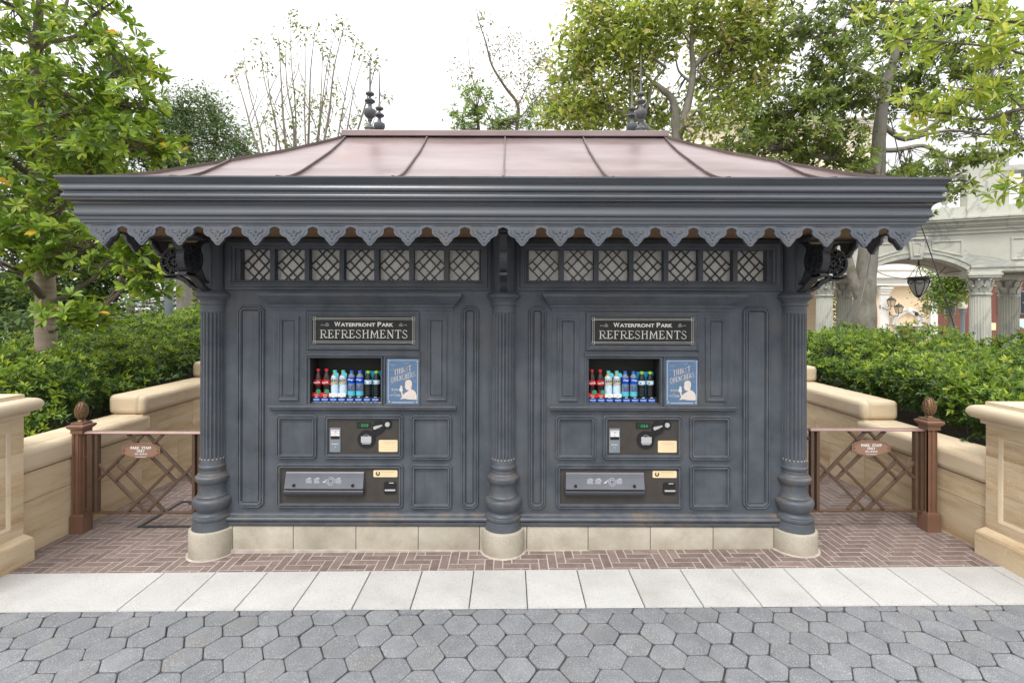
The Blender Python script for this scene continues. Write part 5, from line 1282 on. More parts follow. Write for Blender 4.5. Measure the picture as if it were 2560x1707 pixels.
# ================================================================== TREES
def Yd(d): return d+CAM[1]
MG = [(.21,.315,.030),(.14,.235,.022),(.078,.145,.016),(.30,.385,.042),(.60,.36,.03)]
Y1 = Yd(5.6)
tree("magnolia_tree", "broad-leaved evergreen tree with a burlap-wrapped trunk at the left edge", "tree",
     [([(76,262,Y1),(80,200,Y1),(84,120,Y1+.1),(88,50,Y1+.1),(96,-40,Y1)], .085, .03),
      ([(84,120,Y1),(130,70,Y1-.1),(150,20,Y1-.1),(160,-30,Y1-.1)], .030, .012), ([(84,100,Y1),(170,85,Y1-.2),(210,40,Y1-.3),(260,5,Y1-.3)], .028, .010), ([(82,130,Y1),(60,60,Y1),(30,10,Y1)], .028, .012),
      ([(80,215,Y1),(140,170,Y1-.2),(220,180,Y1-.4),(300,175,Y1-.5)], .028, .010), ([(78,240,Y1),(40,200,Y1-.2),(0,160,Y1-.3)], .028, .012),
      ([(86,340,Y1),(130,300,Y1-.2),(190,250,Y1-.4),(260,240,Y1-.5),(320,250,Y1-.5)], .030, .010), ([(82,370,Y1),(50,330,Y1-.2),(10,310,Y1-.3),(-40,270,Y1-.3)], .035, .018), ([(84,420,Y1),(40,380,Y1-.3),(0,350,Y1-.4),(-60,300,Y1-.4)], .034, .02),
      ([(96,470,Y1),(160,430,Y1-.1),(210,400,Y1-.3),(290,350,Y1-.5),(350,320,Y1-.5)], .034, .010), ([(96,520,Y1),(140,480,Y1-.3),(170,410,Y1-.3)], .040, .02),
      ([(100,640,Y1),(140,620,Y1-.2),(220,560,Y1-.4),(320,530,Y1-.5)], .026, .010), ([(105,690,Y1),(60,640,Y1-.3),(20,610,Y1-.3),(-40,590,Y1-.3)], .040, .022),
      ([(110,700,Y1),(200,650,Y1-.3),(250,600,Y1-.4),(300,590,Y1-.4)], .03, .010), ([(112,760,Y1),(170,735,Y1-.3),(250,690,Y1-.4),(285,620,Y1-.5),(300,570,Y1-.5)], .034, .012), ([(250,692,Y1-.4),(310,640,Y1-.5),(360,610,Y1-.5)], .02, .008)],
     [(40,30,80,45,Y1,.8,22),(130,20,60,30,Y1-.2,.6,8),(240,10,60,22,Y1-.3,.5,11),(30,110,50,40,Y1-.2,.6,12),(230,110,80,35,Y1-.4,.6,22),(290,150,45,35,Y1-.5,.5,14),
      (40,190,55,40,Y1-.3,.6,16),(190,210,80,40,Y1-.4,.6,22),(300,230,60,50,Y1-.5,.5,24),(30,290,50,45,Y1-.4,.6,16),(180,300,70,40,Y1-.4,.6,20),(310,330,60,60,Y1-.5,.5,30),
      (200,370,80,35,Y1-.5,.5,20),(30,390,45,50,Y1-.4,.6,14),(160,440,70,35,Y1-.4,.5,14),(40,480,55,40,Y1-.4,.6,16),(100,540,110,32,Y1-.5,.5,30),(280,545,80,32,Y1-.6,.4,26),(60,590,70,30,Y1-.5,.5,14),
      (330,590,48,40,Y1-.6,.4,16),(340,655,36,28,Y1-.6,.3,10),(190,600,70,35,Y1-.3,.6,14),(190,728,80,26,Y1-.6,.35,22),(20,650,40,40,Y1,.6,10),(10,340,35,60,Y1+.4,.6,14),(150,270,60,40,Y1+.5,.5,16),(240,420,70,40,Y1+.4,.5,18),(10,230,40,50,Y1+.5,.6,14),(250,300,60,50,Y1+.5,.5,18),(130,490,60,40,Y1+.5,.5,12)],
     dict(mode='rosette', n=8, L=.108, asp=.35, cols=MG, w=[3,4,3,1.6,.22], up=.8, frac=1.3, sub=1, subr=.13, lod=1, el=(-5, 50)), BARKD, twig=.006, base=at(105,820,Y1))
tr = [o for o in COL.objects if o.name.startswith("magnolia_tree")][0]
m = MB(); pts = [at(110,860,Y1), at(105,760,Y1), at(104,650,Y1), at(98,540,Y1), at(90,430,Y1), at(84,350,Y1), at(77,255,Y1)]
fine = []; rad = []
for i in range(len(pts)-1):
    for q in range(6):
        f = q/6; fine.append(Vector(pts[i]).lerp(Vector(pts[i+1]), f)); rad.append(.104-.036*(i+f)/6+.004*math.sin((i*6+q)*2.4)+rng.uniform(-.003, .003))
m.tube(fine, rad, 18); m.build("wrapped_trunk", BURLAP, tr, smooth=60, fix=False)
# evergreen behind, left of the roof
EG = [(.085,.145,.045),(.055,.105,.032),(.13,.20,.065),(.20,.27,.11)]
Y2 = Yd(12)
tree("evergreen_tree", "rounded dark green tree rising behind the roof, right of the wrapped trunk", "tree",
     [([(450,760,Y2),(452,600,Y2),(445,420,Y2),(430,330,Y2),(420,260,Y2)], .14, .04), ([(448,430,Y2),(490,350,Y2),(500,280,Y2)], .07, .02), ([(447,440,Y2),(400,360,Y2),(385,290,Y2)], .07, .02), ([(448,470,Y2),(540,380,Y2),(570,350,Y2)], .06, .02)],
     [(425,255,55,40,Y2,.8,60),(480,250,45,38,Y2,.8,45),(385,300,45,45,Y2,.8,50),(450,320,60,45,Y2,.8,80),(520,310,45,42,Y2,.8,50),(560,350,40,35,Y2,.8,40),(400,380,60,35,Y2-.5,.8,60),(480,385,70,30,Y2-.3,.8,70),(360,370,40,40,Y2-.5,.8,30)],
     dict(mode='spray', R=.15, n=26, L=.085, asp=.42, cols=EG, w=[3,3,2,.8], up=.8), BARKD, twig=.01)
# dark trees closing the view on the left
DG = [(.075,.13,.03),(.045,.085,.022),(.11,.18,.04),(.18,.25,.05)]
Y3 = Yd(10.5)
tree("background_tree", "dark leafy tree filling the gap behind the lower boughs at far left", "tree",
     [([(210,800,Y3),(205,690,Y3),(200,560,Y3),(190,450,Y3)], .12, .05), ([(204,640,Y3),(260,560,Y3)], .06, .02), ([(204,620,Y3),(130,540,Y3)], .06, .02)],
     [(40,520,110,60,Y3,.8,110),(200,560,110,60,Y3,.8,100),(60,680,100,70,Y3,.8,120),(60,250,110,90,Y3,.8,90),(230,330,90,70,Y3,.8,70),(330,590,70,50,Y3,.8,70),(190,690,90,40,Y3,.8,60),(40,400,110,70,Y3,.8,60),(190,430,110,60,Y3,.8,50),(300,480,80,50,Y3,.8,40),(240,640,60,30,Y3,.6,20)],
     dict(mode='spray', R=.18, n=30, L=.14, asp=.45, cols=DG, w=[3,3,2,1], up=.8), BARKD, twig=.01)
Y4 = Yd(9)
tree("understory_tree", "dark low tree beyond the left hedge, seen under the boughs", "tree",
     [([(300,830,Y4),(300,730,Y4),(310,650,Y4),(330,600,Y4)], .07, .03)],
     [(150,790,150,40,Y4-.8,.7,110),(300,770,120,32,Y4-.3,.7,90),(40,770,110,60,Y4-.8,.7,70)],
     dict(mode='spray', R=.15, n=26, L=.11, asp=.45, cols=DG, w=[3,3,1,.3], up=.8), BARKD, twig=.008)
Y5 = Yd(11)
tree("pale_shrub_tree", "light green shrubby tree behind the hedge beside the grey post", "tree",
     [([(420,760,Y5),(420,700,Y5),(415,660,Y5)], .05, .02)],
     [(300,708,70,28,Y5,.6,50),(400,712,60,26,Y5,.6,50),(440,690,30,22,Y5-.5,.5,20)],
     dict(mode='spray', R=.13, n=22, L=.06, asp=.45, cols=[(.20,.27,.05),(.13,.20,.04),(.28,.32,.09)], w=[1,1,1], up=.8), BARKP, twig=.006)
m = MB(); m.tube([at(425,800,Yd(10)), at(424,700,Yd(10)), at(420,600,Yd(10)), at(424,520,Yd(10))], [.15,.14,.13,.11], 12)
tb_ = thing("bare_trunk", "brown trunk standing behind the left eave bracket", "tree", at(425,800,Yd(10))); m.build("trunk", BARK, tb_, smooth=60)
m = MB(); p = at(388,760,Yd(8)); m.box(p[0]-.045, p[0]+.045, p[1]-.045, p[1]+.045, .4, 2.9); m.box(p[0]-.030, p[0]+.030, p[1]-.049, p[1]-.0452, .5, 2.8); m.box(p[0]-.06, p[0]+.06, p[1]-.06, p[1]+.06, 2.9, 2.94)
tag(m.build("metal_post", GREYP, bevel=.004, origin=(p[0], p[1], .4)), "square grey metal post standing behind the left hedge near the bracket", "post")

# sparse upright tree behind the left of the roof
Y6 = Yd(11)
limbs = []; bl = []
tops = [(538,160,45),(560,120,40),(598,95,40),(640,80,30),(668,25,30),(700,60,25),(726,55,30),(742,85,20),(775,52,18),(795,45,22),(820,90,22),(840,115,30),(868,130,30),(890,210,25),(612,130,35),(655,110,30),(760,110,20)]
for i, (tx_, ty, w_) in enumerate(tops):
    bx = 700+(tx_-700)*.42+rng.uniform(-14, 14); by = 470
    mx_ = bx+(tx_-bx)*.45+rng.uniform(-12, 12); my = by+(ty-by)*.5; Yk = Y6+rng.uniform(-.6, .6)
    limbs.append(([(bx,by,Yk),(bx+(mx_-bx)*.5+rng.uniform(-6,6),(by+my)/2,Yk),(mx_,my,Yk),((mx_+tx_)/2+rng.uniform(-8,8),(my+ty)/2,Yk),(tx_,ty,Yk)], .026 if i % 3 else .038, .005))
    for q in range(2):
        f = rng.uniform(.35, .7); ax_, ay = bx+(tx_-bx)*f, by+(ty-by)*f; sg_ = rng.choice([-1,1])
        limbs.append(([(ax_,ay,Yk),(ax_+sg_*14,ay-35,Yk),(ax_+sg_*rng.uniform(18,34),ay-rng.uniform(60,100),Yk)], .011, .004))
    bl.append((tx_, ty+18, 12, 22, Yk, .15, 4)); bl.append((mx_+8, my-20, 22, 60, Yk, .3, 4)); bl.append((mx_, my+70, 26, 70, Yk, .3, 3))
tree("sparse_tree", "nearly bare upright tree with many thin stems behind the left finials", "tree", limbs, bl,
     dict(mode='spray', R=.085, n=9, L=.10, asp=.40, cols=[(.12,.17,.035),(.085,.13,.03),(.18,.20,.06),(.25,.19,.08)], w=[3,3,2,1], up=.8), BARKP, twig=.0032, leafm=LEAFT)
Y7 = Yd(10.5)
tree("thin_tree", "thin half-bare tree with hanging olive leaves behind the middle of the roof", "tree",
     [([(1180,420,Y7),(1184,320,Y7),(1190,245,Y7),(1160,200,Y7),(1130,150,Y7),(1115,95,Y7),(1100,50,Y7),(1092,8,Y7)], .045, .005), ([(1130,150,Y7),(1140,120,Y7),(1165,90,Y7),(1195,75,Y7)], .010, .003), ([(1189,245,Y7),(1215,190,Y7),(1235,150,Y7)], .014, .004),
      ([(1150,330,Y7),(1110,240,Y7),(1085,180,Y7),(1075,110,Y7),(1072,50,Y7)], .016, .004), ([(1085,180,Y7),(1060,150,Y7),(1040,120,Y7)], .007, .003), ([(1180,300,Y7),(1140,270,Y7),(1110,240,Y7)], .012, .005), ([(1187,280,Y7),(1230,230,Y7),(1265,190,Y7)], .014, .004)],
     [(1250,120,40,40,Y7,.4,12),(1280,200,35,40,Y7,.4,14),(1110,60,14,30,Y7,.2,5),(1140,110,40,28,Y7,.3,9),(1060,165,40,25,Y7,.3,9),(1195,100,30,25,Y7,.3,7),(1230,160,40,40,Y7,.4,18),(1210,220,50,35,Y7,.4,20),(1090,210,40,20,Y7,.3,6),(1255,230,40,40,Y7,.4,20),(1170,170,30,30,Y7,.3,8)],
     dict(mode='spray', R=.10, n=14, L=.085, asp=.32, cols=[(.15,.15,.05),(.11,.13,.04),(.22,.18,.08)], w=[3,2,1.5], up=.3), BARKD, twig=.0035, leafm=LEAFT)
Y8 = Yd(9.5)
tree("bushy_tree", "small bright green leafy tree peeping over the middle of the roof", "tree",
     [([(1100,440,Y8),(1100,320,Y8),(1095,250,Y8)], .05, .02), ([(1100,330,Y8),(1140,280,Y8)], .02, .01)],
     [(1090,225,38,34,Y8,.5,34),(1065,275,38,30,Y8,.5,30),(1130,270,45,32,Y8,.5,36),(1180,290,40,20,Y8,.4,22),(1240,270,50,34,Y8+.5,.5,30),(1090,300,70,20,Y8,.4,30)],
     dict(mode='rosette', n=9, L=.085, asp=.30, cols=[(.20,.30,.05),(.13,.22,.035),(.08,.15,.025),(.5,.36,.04)], w=[3,3,2,.15], up=.8, sub=1, subr=.10), BARKD, twig=.005)
# big grey-barked tree behind the right finials
Y9 = Yd(9.2)
OL = [(.26,.33,.055),(.175,.24,.04),(.37,.41,.09),(.10,.15,.026),(.42,.39,.15),(.44,.35,.20)]
tree("spreading_tree", "large spreading tree with forked grey trunk and olive leaves behind the right finials", "tree",
     [([(1565,460,Y9),(1560,380,Y9),(1556,325,Y9),(1552,285,Y9),(1545,230,Y9),(1500,190,Y9)], .135, .045), ([(1556,320,Y9),(1575,260,Y9),(1588,200,Y9),(1592,155,Y9),(1588,110,Y9),(1590,60,Y9),(1600,-10,Y9)], .085, .02),
      ([(1592,155,Y9),(1625,125,Y9),(1665,110,Y9),(1690,80,Y9),(1700,20,Y9)], .05, .012), ([(1588,190,Y9),(1560,165,Y9),(1552,130,Y9)], .03, .012),
      ([(1550,335,Y9),(1500,305,Y9),(1460,270,Y9),(1400,250,Y9),(1350,235,Y9),(1300,225,Y9)], .055, .012), ([(1405,252,Y9),(1370,200,Y9),(1345,150,Y9),(1335,110,Y9)], .018, .006),
      ([(1470,290,Y9),(1490,230,Y9),(1500,190,Y9),(1530,155,Y9)], .035, .02), ([(1500,190,Y9),(1470,160,Y9),(1420,125,Y9),(1380,100,Y9),(1340,80,Y9)], .03, .008), ([(1530,155,Y9),(1470,110,Y9),(1430,70,Y9),(1400,20,Y9),(1350,5,Y9)], .025, .006),
      ([(1585,270,Y9),(1620,235,Y9),(1660,215,Y9),(1680,190,Y9)], .03, .012), ([(1590,110,Y9),(1560,60,Y9),(1540,10,Y9)], .02, .008), ([(1600,160,Y9),(1640,200,Y9),(1700,210,Y9)], .02, .008)],
     [(1370,40,55,35,Y9,.8,52),(1340,100,55,32,Y9,.8,48),(1310,165,45,30,Y9,.7,40),(1430,60,60,45,Y9,.9,60),(1400,130,65,40,Y9,.9,60),(1340,220,70,30,Y9,.8,55),(1300,270,60,30,Y9,.7,50),(1390,270,70,30,Y9+.4,.7,65),
      (1450,190,50,40,Y9+.4,.8,45),(1500,50,60,45,Y9,.9,60),(1500,120,50,35,Y9+.5,.7,35),(1570,30,60,35,Y9,.9,50),(1650,30,60,40,Y9,.9,60),(1640,100,50,35,Y9+.4,.8,35),(1720,50,60,45,Y9,.9,70),(1700,130,60,40,Y9,.9,60),(1740,190,45,30,Y9,.8,45),
      (1640,180,45,30,Y9+.6,.7,30),(1680,250,60,30,Y9,.8,42),(1620,290,40,22,Y9-.3,.5,18),(1480,280,45,25,Y9+.6,.6,35),(1770,120,40,40,Y9,.7,32),(1540,250,40,30,Y9+.9,.5,20)],
     dict(mode='spray', R=.145, n=17, L=.135, asp=.40, cols=OL, w=[3,3,1.8,1.6,.5,.4], up=.6, frac=.86), BARK, twig=.006, leafm=LEAFT)
# tree with the thick straight trunk at right
Ya = Yd(8.2)
RG = [(.165,.235,.04),(.105,.15,.026),(.23,.28,.05),(.06,.09,.02),(.36,.30,.07)]
tree("straight_trunk_tree", "dark green tree with a thick mottled straight trunk behind the right end of the roof", "tree",
     [([(1982,830,Ya),(1984,740,Ya),(1988,640,Ya),(2000,520,Ya),(2014,400,Ya),(2020,300,Ya),(2035,200,Ya),(2060,110,Ya),(2080,30,Ya)], .190, .04), ([(1982,700,Ya),(1962,650,Ya),(1948,590,Ya),(1940,545,Ya),(1925,480,Ya)], .085, .04),
      ([(2000,398,Ya),(1960,385,Ya),(1920,365,Ya),(1880,360,Ya),(1840,340,Ya)], .075, .02), ([(2022,345,Ya),(2060,345,Ya),(2120,335,Ya),(2160,355,Ya),(2215,375,Ya)], .045, .018), ([(2030,290,Ya),(2080,320,Ya),(2140,290,Ya),(2200,240,Ya),(2260,200,Ya)], .05, .014),
      ([(2055,120,Ya),(2120,60,Ya),(2180,20,Ya)], .05, .015), ([(2035,190,Ya),(1970,160,Ya),(1900,120,Ya),(1850,60,Ya)], .05, .012), ([(2035,220,Ya),(1960,240,Ya),(1900,230,Ya),(1840,250,Ya)], .03, .01), ([(2090,320,Ya),(2180,300,Ya),(2280,310,Ya),(2340,290,Ya)], .03, .012)],
     [(1850,60,60,50,Ya,.8,62),(1910,130,60,45,Ya,.8,62),(1960,50,60,50,Ya,.8,62),(1880,200,60,35,Ya,.8,52),(1960,220,60,40,Ya,.8,58),(1840,250,60,35,Ya,.8,52),(1760,300,60,35,Ya,.7,52),(1700,335,50,25,Ya,.6,30),(1850,320,70,38,Ya,.8,66),(1800,375,60,20,Ya,.6,30),
      (1930,320,50,35,Ya,.7,40),(1960,375,40,22,Ya-.3,.5,20),(2050,70,60,45,Ya+.3,.8,50),(2050,180,50,40,Ya+.5,.7,36),(2150,80,60,50,Ya+.3,.8,55),(2150,180,60,50,Ya+.3,.8,50),(2250,120,60,60,Ya+.3,.8,60),(2320,200,60,60,Ya,.8,50),(2120,385,70,22,Ya,.6,34),
      (2210,370,50,22,Ya,.6,22),(2190,430,40,22,Ya-.4,.5,16),(2260,280,50,30,Ya,.7,26),(2330,330,40,40,Ya,.6,22),(2070,240,40,35,Ya+.6,.6,26),(1760,240,35,25,Ya,.6,22)],
     dict(mode='rosette', n=9, sub=2, subr=.15, L=.105, asp=.36, cols=RG, w=[3,3,1.6,1.8,.08], up=.5, el=(-15,50), frac=.8), BARK, twig=.006, base=at(1982,830,Ya))
# near branches of a yellow-green tree whose trunk stands beyond the right edge
Yb = Yd(4.6)
YG = [(.30,.38,.05),(.22,.31,.045),(.38,.42,.07),(.15,.24,.03),(.55,.42,.05)]
tree("yellow_leaved_tree", "near tree with long yellow-green leaves reaching in from the top right corner", "tree",
     [([(2600,900,Yb),(2590,600,Yb),(2570,300,Yb),(2560,60,Yb),(2540,-100,Yb)], .13, .06), ([(2570,300,Yb),(2460,265,Yb),(2350,250,Yb),(2260,275,Yb),(2180,262,Yb),(2110,255,Yb)], .022, .006), ([(2565,120,Yb),(2450,100,Yb),(2350,55,Yb),(2260,45,Yb),(2180,30,Yb)], .022, .006),
      ([(2460,110,Yb),(2380,130,Yb),(2300,110,Yb),(2200,100,Yb),(2090,90,Yb)], .014, .005), ([(2560,40,Yb),(2440,10,Yb),(2300,-10,Yb),(2100,5,Yb),(2000,0,Yb)], .022, .006), ([(2570,330,Yb),(2450,350,Yb),(2380,400,Yb),(2330,430,Yb)], .016, .006), ([(2350,250,Yb),(2290,200,Yb),(2230,190,Yb)], .008, .004)],
     [(2030,15,50,18,Yb,.25,8),(2130,20,50,22,Yb,.3,8),(2060,85,40,22,Yb,.25,9),(2150,85,50,30,Yb,.3,11),(2240,50,50,30,Yb,.3,10),(2320,40,45,40,Yb,.3,12),(2310,120,50,35,Yb,.3,12),(2240,120,40,25,Yb,.3,7),(2100,235,50,25,Yb,.25,9),(2170,220,45,35,Yb,.3,12),
      (2150,285,50,25,Yb,.25,9),(2240,215,45,35,Yb,.3,11),(2300,235,45,40,Yb,.3,11),(2330,300,35,40,Yb,.3,7),(2320,400,30,30,Yb,.25,5),(2345,440,25,25,Yb,.2,5)],
     dict(mode='rosette', n=7, L=.12, asp=.24, cols=YG, w=[3,3,1.6,1.6,.2], up=.45, sub=1, subr=.09, lod=1, el=(-10, 55), frac=.72), BARKD, twig=.004, base=at(2600,1100,Yb), leafm=LEAFT)

# ================================================================== MARBLE ARCADE
ang = R(-25); O_ = Vector(at(2100, 712, Yd(14.4))); O_.z = 0
e_ = Vector((math.cos(ang), math.sin(ang), 0)); n_v = Vector((-math.sin(ang), math.cos(ang), 0))
def AR(px, py, v=0.0):
    p = Vector(at(px, py, CAM[1]+1.0)); d = p-Vector(CAM); c = Vector(CAM)
    t = ((O_-c).dot(n_v)+v)/d.dot(n_v); q = c+d*t-O_; return q.dot(e_), q.z
arc_t = thing("marble_arcade", "pale veined marble arcade with a segmental arch and balustrade beyond the right hedge", "arcade", tuple(O_), ang)
def ab(mb, name, mat=None, smooth=None, bevel=0, parent=None): return mb.build(name, mat or MARBLE, parent or arc_t, local=True, smooth=smooth, bevel=bevel)
cL, cR = AR(1896, 640)[0], AR(2259, 640)[0]; aL, aR = AR(1992, 636)[0], AR(2222, 620)[0]; aC = (aL+aR)/2
zsp = 2.80; zbeam = zsp+.0; zcr = AR(2100, 592)[1]; zco0 = AR(2139, 541)[1]; zco1 = AR(2139, 507)[1]
uL, uR = AR(1780, 600)[0], cR+3.4
pts = []
n = 24; rise = zcr-(zsp+.05)
hw = (aR-aL)/2; Rr = (hw*hw+rise*rise)/(2*rise); th0 = math.asin(hw/Rr)
arcp = [(aC+Rr*math.sin(-th0+2*th0*i/n), zcr-Rr+Rr*math.cos(-th0+2*th0*i/n)) for i in range(n+1)]
m = MB()
top = zco0
for v0, v1 in ((0,.45),(1.75,2.2)):
    P_ = [(uL, zsp)]+[(arcp[0][0], zsp)]+arcp+[(arcp[-1][0], zsp), (uR, zsp), (uR, top), (uL, top)]
    # quads between arch and top, so faces stay clean
    def col_(x0, z0, x1, z1_): m.loft([[(x0,v0,z0),(x1,v0,z1_),(x1,v0,top),(x0,v0,top)],[(x0,v1,z0),(x1,v1,z1_),(x1,v1,top),(x0,v1,top)]])
    col_(uL, zsp, arcp[0][0], zsp)
    for a, b in zip(arcp[:-1], arcp[1:]): col_(a[0], a[1], b[0], b[1])
    col_(arcp[-1][0], zsp, uR, zsp)
ab(m, "spandrel_wall")
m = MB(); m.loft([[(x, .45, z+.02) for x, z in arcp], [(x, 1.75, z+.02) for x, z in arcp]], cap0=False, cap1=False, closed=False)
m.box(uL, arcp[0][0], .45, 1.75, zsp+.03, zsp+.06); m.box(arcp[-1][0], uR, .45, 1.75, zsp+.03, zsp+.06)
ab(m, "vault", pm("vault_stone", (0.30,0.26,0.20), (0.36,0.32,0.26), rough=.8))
m = MB()
def arch_mould(off, w_, v):
    A_ = [(aC+(Rr+off)*math.sin(-th0+2*th0*i/n), zcr-Rr+(Rr+off)*math.cos(-th0+2*th0*i/n)) for i in range(n+1)]
    B_ = [(aC+(Rr+off+w_)*math.sin(-th0+2*th0*i/n), zcr-Rr+(Rr+off+w_)*math.cos(-th0+2*th0*i/n)) for i in range(n+1)]
    for i in range(n): m.loft([[(A_[i][0],-v,A_[i][1]),(A_[i+1][0],-v,A_[i+1][1]),(B_[i+1][0],-v,B_[i+1][1]),(B_[i][0],-v,B_[i][1])],[(A_[i][0],.0,A_[i][1]),(A_[i+1][0],.0,A_[i+1][1]),(B_[i+1][0],.0,B_[i+1][1]),(B_[i][0],.0,B_[i][1])]])
arch_mould(.0, .13, .03); arch_mould(.131, .05, .055); ab(m, "archivolt")
m = MB(); kz0, kz1 = zcr-.06, zcr+.50; m.loft([[(aC-.13,-.10,kz0),(aC+.13,-.10,kz0),(aC+.20,-.14,kz1),(aC-.20,-.14,kz1)],[(aC-.13,.2,kz0),(aC+.13,.2,kz0),(aC+.20,.2,kz1),(aC-.20,.2,kz1)]])
m.box(aC-.24, aC+.24, -.18, .1, kz1, kz1+.07); ab(m, "keystone", bevel=.01)
m = MB(); m.frame([(aC-.08,kz0+.10),(aC+.08,kz0+.10),(aC+.12,kz1-.08),(aC-.12,kz1-.08)], [(0,0),(.01,.02),(.03,.02),(.04,0)], -.125); ab(m, "keystone_panel")
m = MB()
for x0, x1 in ((aC+.36, aR-.10),(aR+.9, aR+2.1),(aL+.10, aC-.36)):
    if x1 < aC: P_ = [(x0, zcr-.02),(x1, zcr+.20),(x1, zcr+.46),(x0, zcr+.46)]
    elif x0 < aR: P_ = [(x0, zcr+.20),(x1, zcr-.02),(x1, zcr+.46),(x0, zcr+.46)]
    else: P_ = [(x0, zsp+.28),(x1, zsp+.28),(x1, zcr+.46),(x0, zcr+.46)]
    m.frame(P_, [(0,0),(.008,.03),(.035,.035),(.05,.012),(.06,.0)], 0.0)
    ab(m, "spandrel_panel"); m = MB()
H = zco1-zco0
m = MB()
for o, a, b in ((.05,0,.22),(.10,.22,.42),(.16,.42,.52),(.22,.52,.76),(.34,.76,.90),(.38,.90,1.0)):
    m.box(uL-.2, uR, -o, 2.2+o, zco0+a*H, zco0+b*H-.002)
ab(m, "cornice")
m = MB(); 
for a, b in ((uL, aL-.06),(aR+.06, uR)):
    m = MB(); m.box(a, b, -.05, .02, zsp-.001, zsp+.10); m.box(a, b, -.09, .02, zsp+.101, zsp+.15); ab(m, "impost_band")
# balustrade
zb0 = zco1; bb = .34
m = MB(); m.box(uL, uR, .02, .42, zb0, zb0+bb); m.box(uL, uR, -.02, .46, zb0+1.22, zb0+1.38); ab(m, "balustrade_rail", bevel=.01)
x = AR(2122, 440)[0]; stp = .42
px_p = AR(2268, 430)[0]
for k in range(-6, 8):
    bx = px_p-.86-stp*k if k >= 0 else px_p+.86+stp*(-k-1)
    if not (uL < bx < uR): continue
    m = MB(); m.lathe([(.10,0),(.10,.05),(.06,.08),(.05,.12),(.10,.22),(.125,.34),(.115,.46),(.07,.60),(.045,.68),(.06,.72),(.09,.76),(.09,.88)], (bx,.22,zb0+bb), 14); m.build("baluster", MARBLE, arc_t, local=True, smooth=40)
m = MB(); m.box(px_p-.44, px_p+.44, -.04, .5, zb0+.001, zb0+1.62); m.box(px_p-.50, px_p+.50, -.10, .56, zb0+1.621, zb0+1.72); m.box(px_p-.54, px_p+.54, -.14, .60, zb0+1.721, zb0+1.80); ab(m, "balustrade_pier", bevel=.012)
# columns
def mcol(u, v, r):
    c = thing("column", "", "", (0,0,0)); del c['label']; del c['category']; c.parent = arc_t; c.location = (u, v, 0); c.scale = (1, 1, 2.799/2.899)
    m = MB(); n = 96; loops = []
    for z, dp in ((.3,0),(.36,1),(2.18,1),(2.22,0)):
        rr = r*(1-.10*max(0, z-.4)/2.0); loops.append([((rr-.022*[0,.8,1,.8][i % 4]*dp)*math.cos(2*math.pi*i/n), (rr-.022*[0,.8,1,.8][i % 4]*dp)*math.sin(2*math.pi*i/n), z) for i in range(n)])
    m.loft(loops); m.build("shaft", MARBLE, c, local=True, smooth=20)
    m = MB(); r0 = r*.92
    m.lathe([(.05,2.22),(r0,2.22),(r0*1.10,2.235),(r0*1.12,2.26),(r0*1.08,2.285),(r0*.93,2.29),(r0*.92,2.45),(r0*1.0,2.62),(r0*1.18,2.72),(.05,2.72)], (0,0,0), 32)
    for row, (z0, z1_, nn) in enumerate(((2.30,2.50,8),(2.42,2.68,8))):
        for i in range(nn):
            th = 2*math.pi*(i+.5*row)/nn; c_, s_ = math.cos(th), math.sin(th); tt = Vector((-s_, c_, 0)); ro = r0*(.95+.04*row)
            q = []
            for z, o, w_ in ((z0,0,.07),((z0+z1_)/2,.02,.085),(z1_-.03,.055,.07),(z1_,.10,.035),(z1_-.03,.125,.015)):
                ctr = Vector((c_*(ro+o), s_*(ro+o), z)); q.append([ctr-tt*w_, ctr+Vector((c_,s_,0))*.02, ctr+tt*w_])
            m.loft(q, cap0=False, cap1=False, closed=False)
    hw_ = r*1.38; m.box(-hw_, hw_, -hw_, hw_, 2.721, 2.78); m.box(-hw_*1.08, hw_*1.08, -hw_*1.08, hw_*1.08, 2.781, 2.84); m.box(-hw_*1.0, hw_*1.0, -hw_*1.0, hw_*1.0, 2.841, 2.899)
    m.build("capital", MARBLE, c, local=True, smooth=30)
    m = MB(); m.box(-r*1.3, r*1.3, -r*1.3, r*1.3, -.25, .12); m.lathe([(r*1.25,.12),(r*1.28,.18),(r*1.1,.24),(r*1.15,.28),(r,.31)], (0,0,0), 32); m.build("base", MARBLE, c, local=True, smooth=40)
v2 = 1.98
ub = AR(2317, 680, v2)[0]
for u in (cL, cR, cR+2.9): mcol(u, .22, .245)
for u in (ub, ub-(cR-cL)*1.12): mcol(u, v2, .245)
mcol(cL-2.2, .22, .245)
# hanging lantern on chains
hp = AR(2110, 590, .9); lan = thing("hanging_lantern", "dark metal lantern with frosted glass hanging on chains under the marble arch", "lantern", tuple(O_+e_*AR(2110, 660, .9)[0]+n_v*.9))
lc = Vector(lan.location); lc.z = 0; d_ = (lc-Vector(CAM)).y/FPX
LZ = lambda v: CAM[2]+(712-v+.9)*0+ (at(2110, v, lc.y)[2]-CAM[2])
lan.location = (lc.x, lc.y, LZ(682)); 
m = MB(); m.lathe([(.005,LZ(679)),(.08,LZ(678)),(.15,LZ(668)),(.21,LZ(655)),(.24,LZ(644)),(.02,LZ(643.5))], (lc.x, lc.y, 0), 24); m.build("glass_bowl", LGLASS, lan, smooth=40)
m = MB(); m.lathe([(.24,LZ(645)),(.265,LZ(644)),(.275,LZ(640)),(.285,LZ(639)),(.285,LZ(636.5)),(.25,LZ(636))], (lc.x, lc.y, 0), 24)
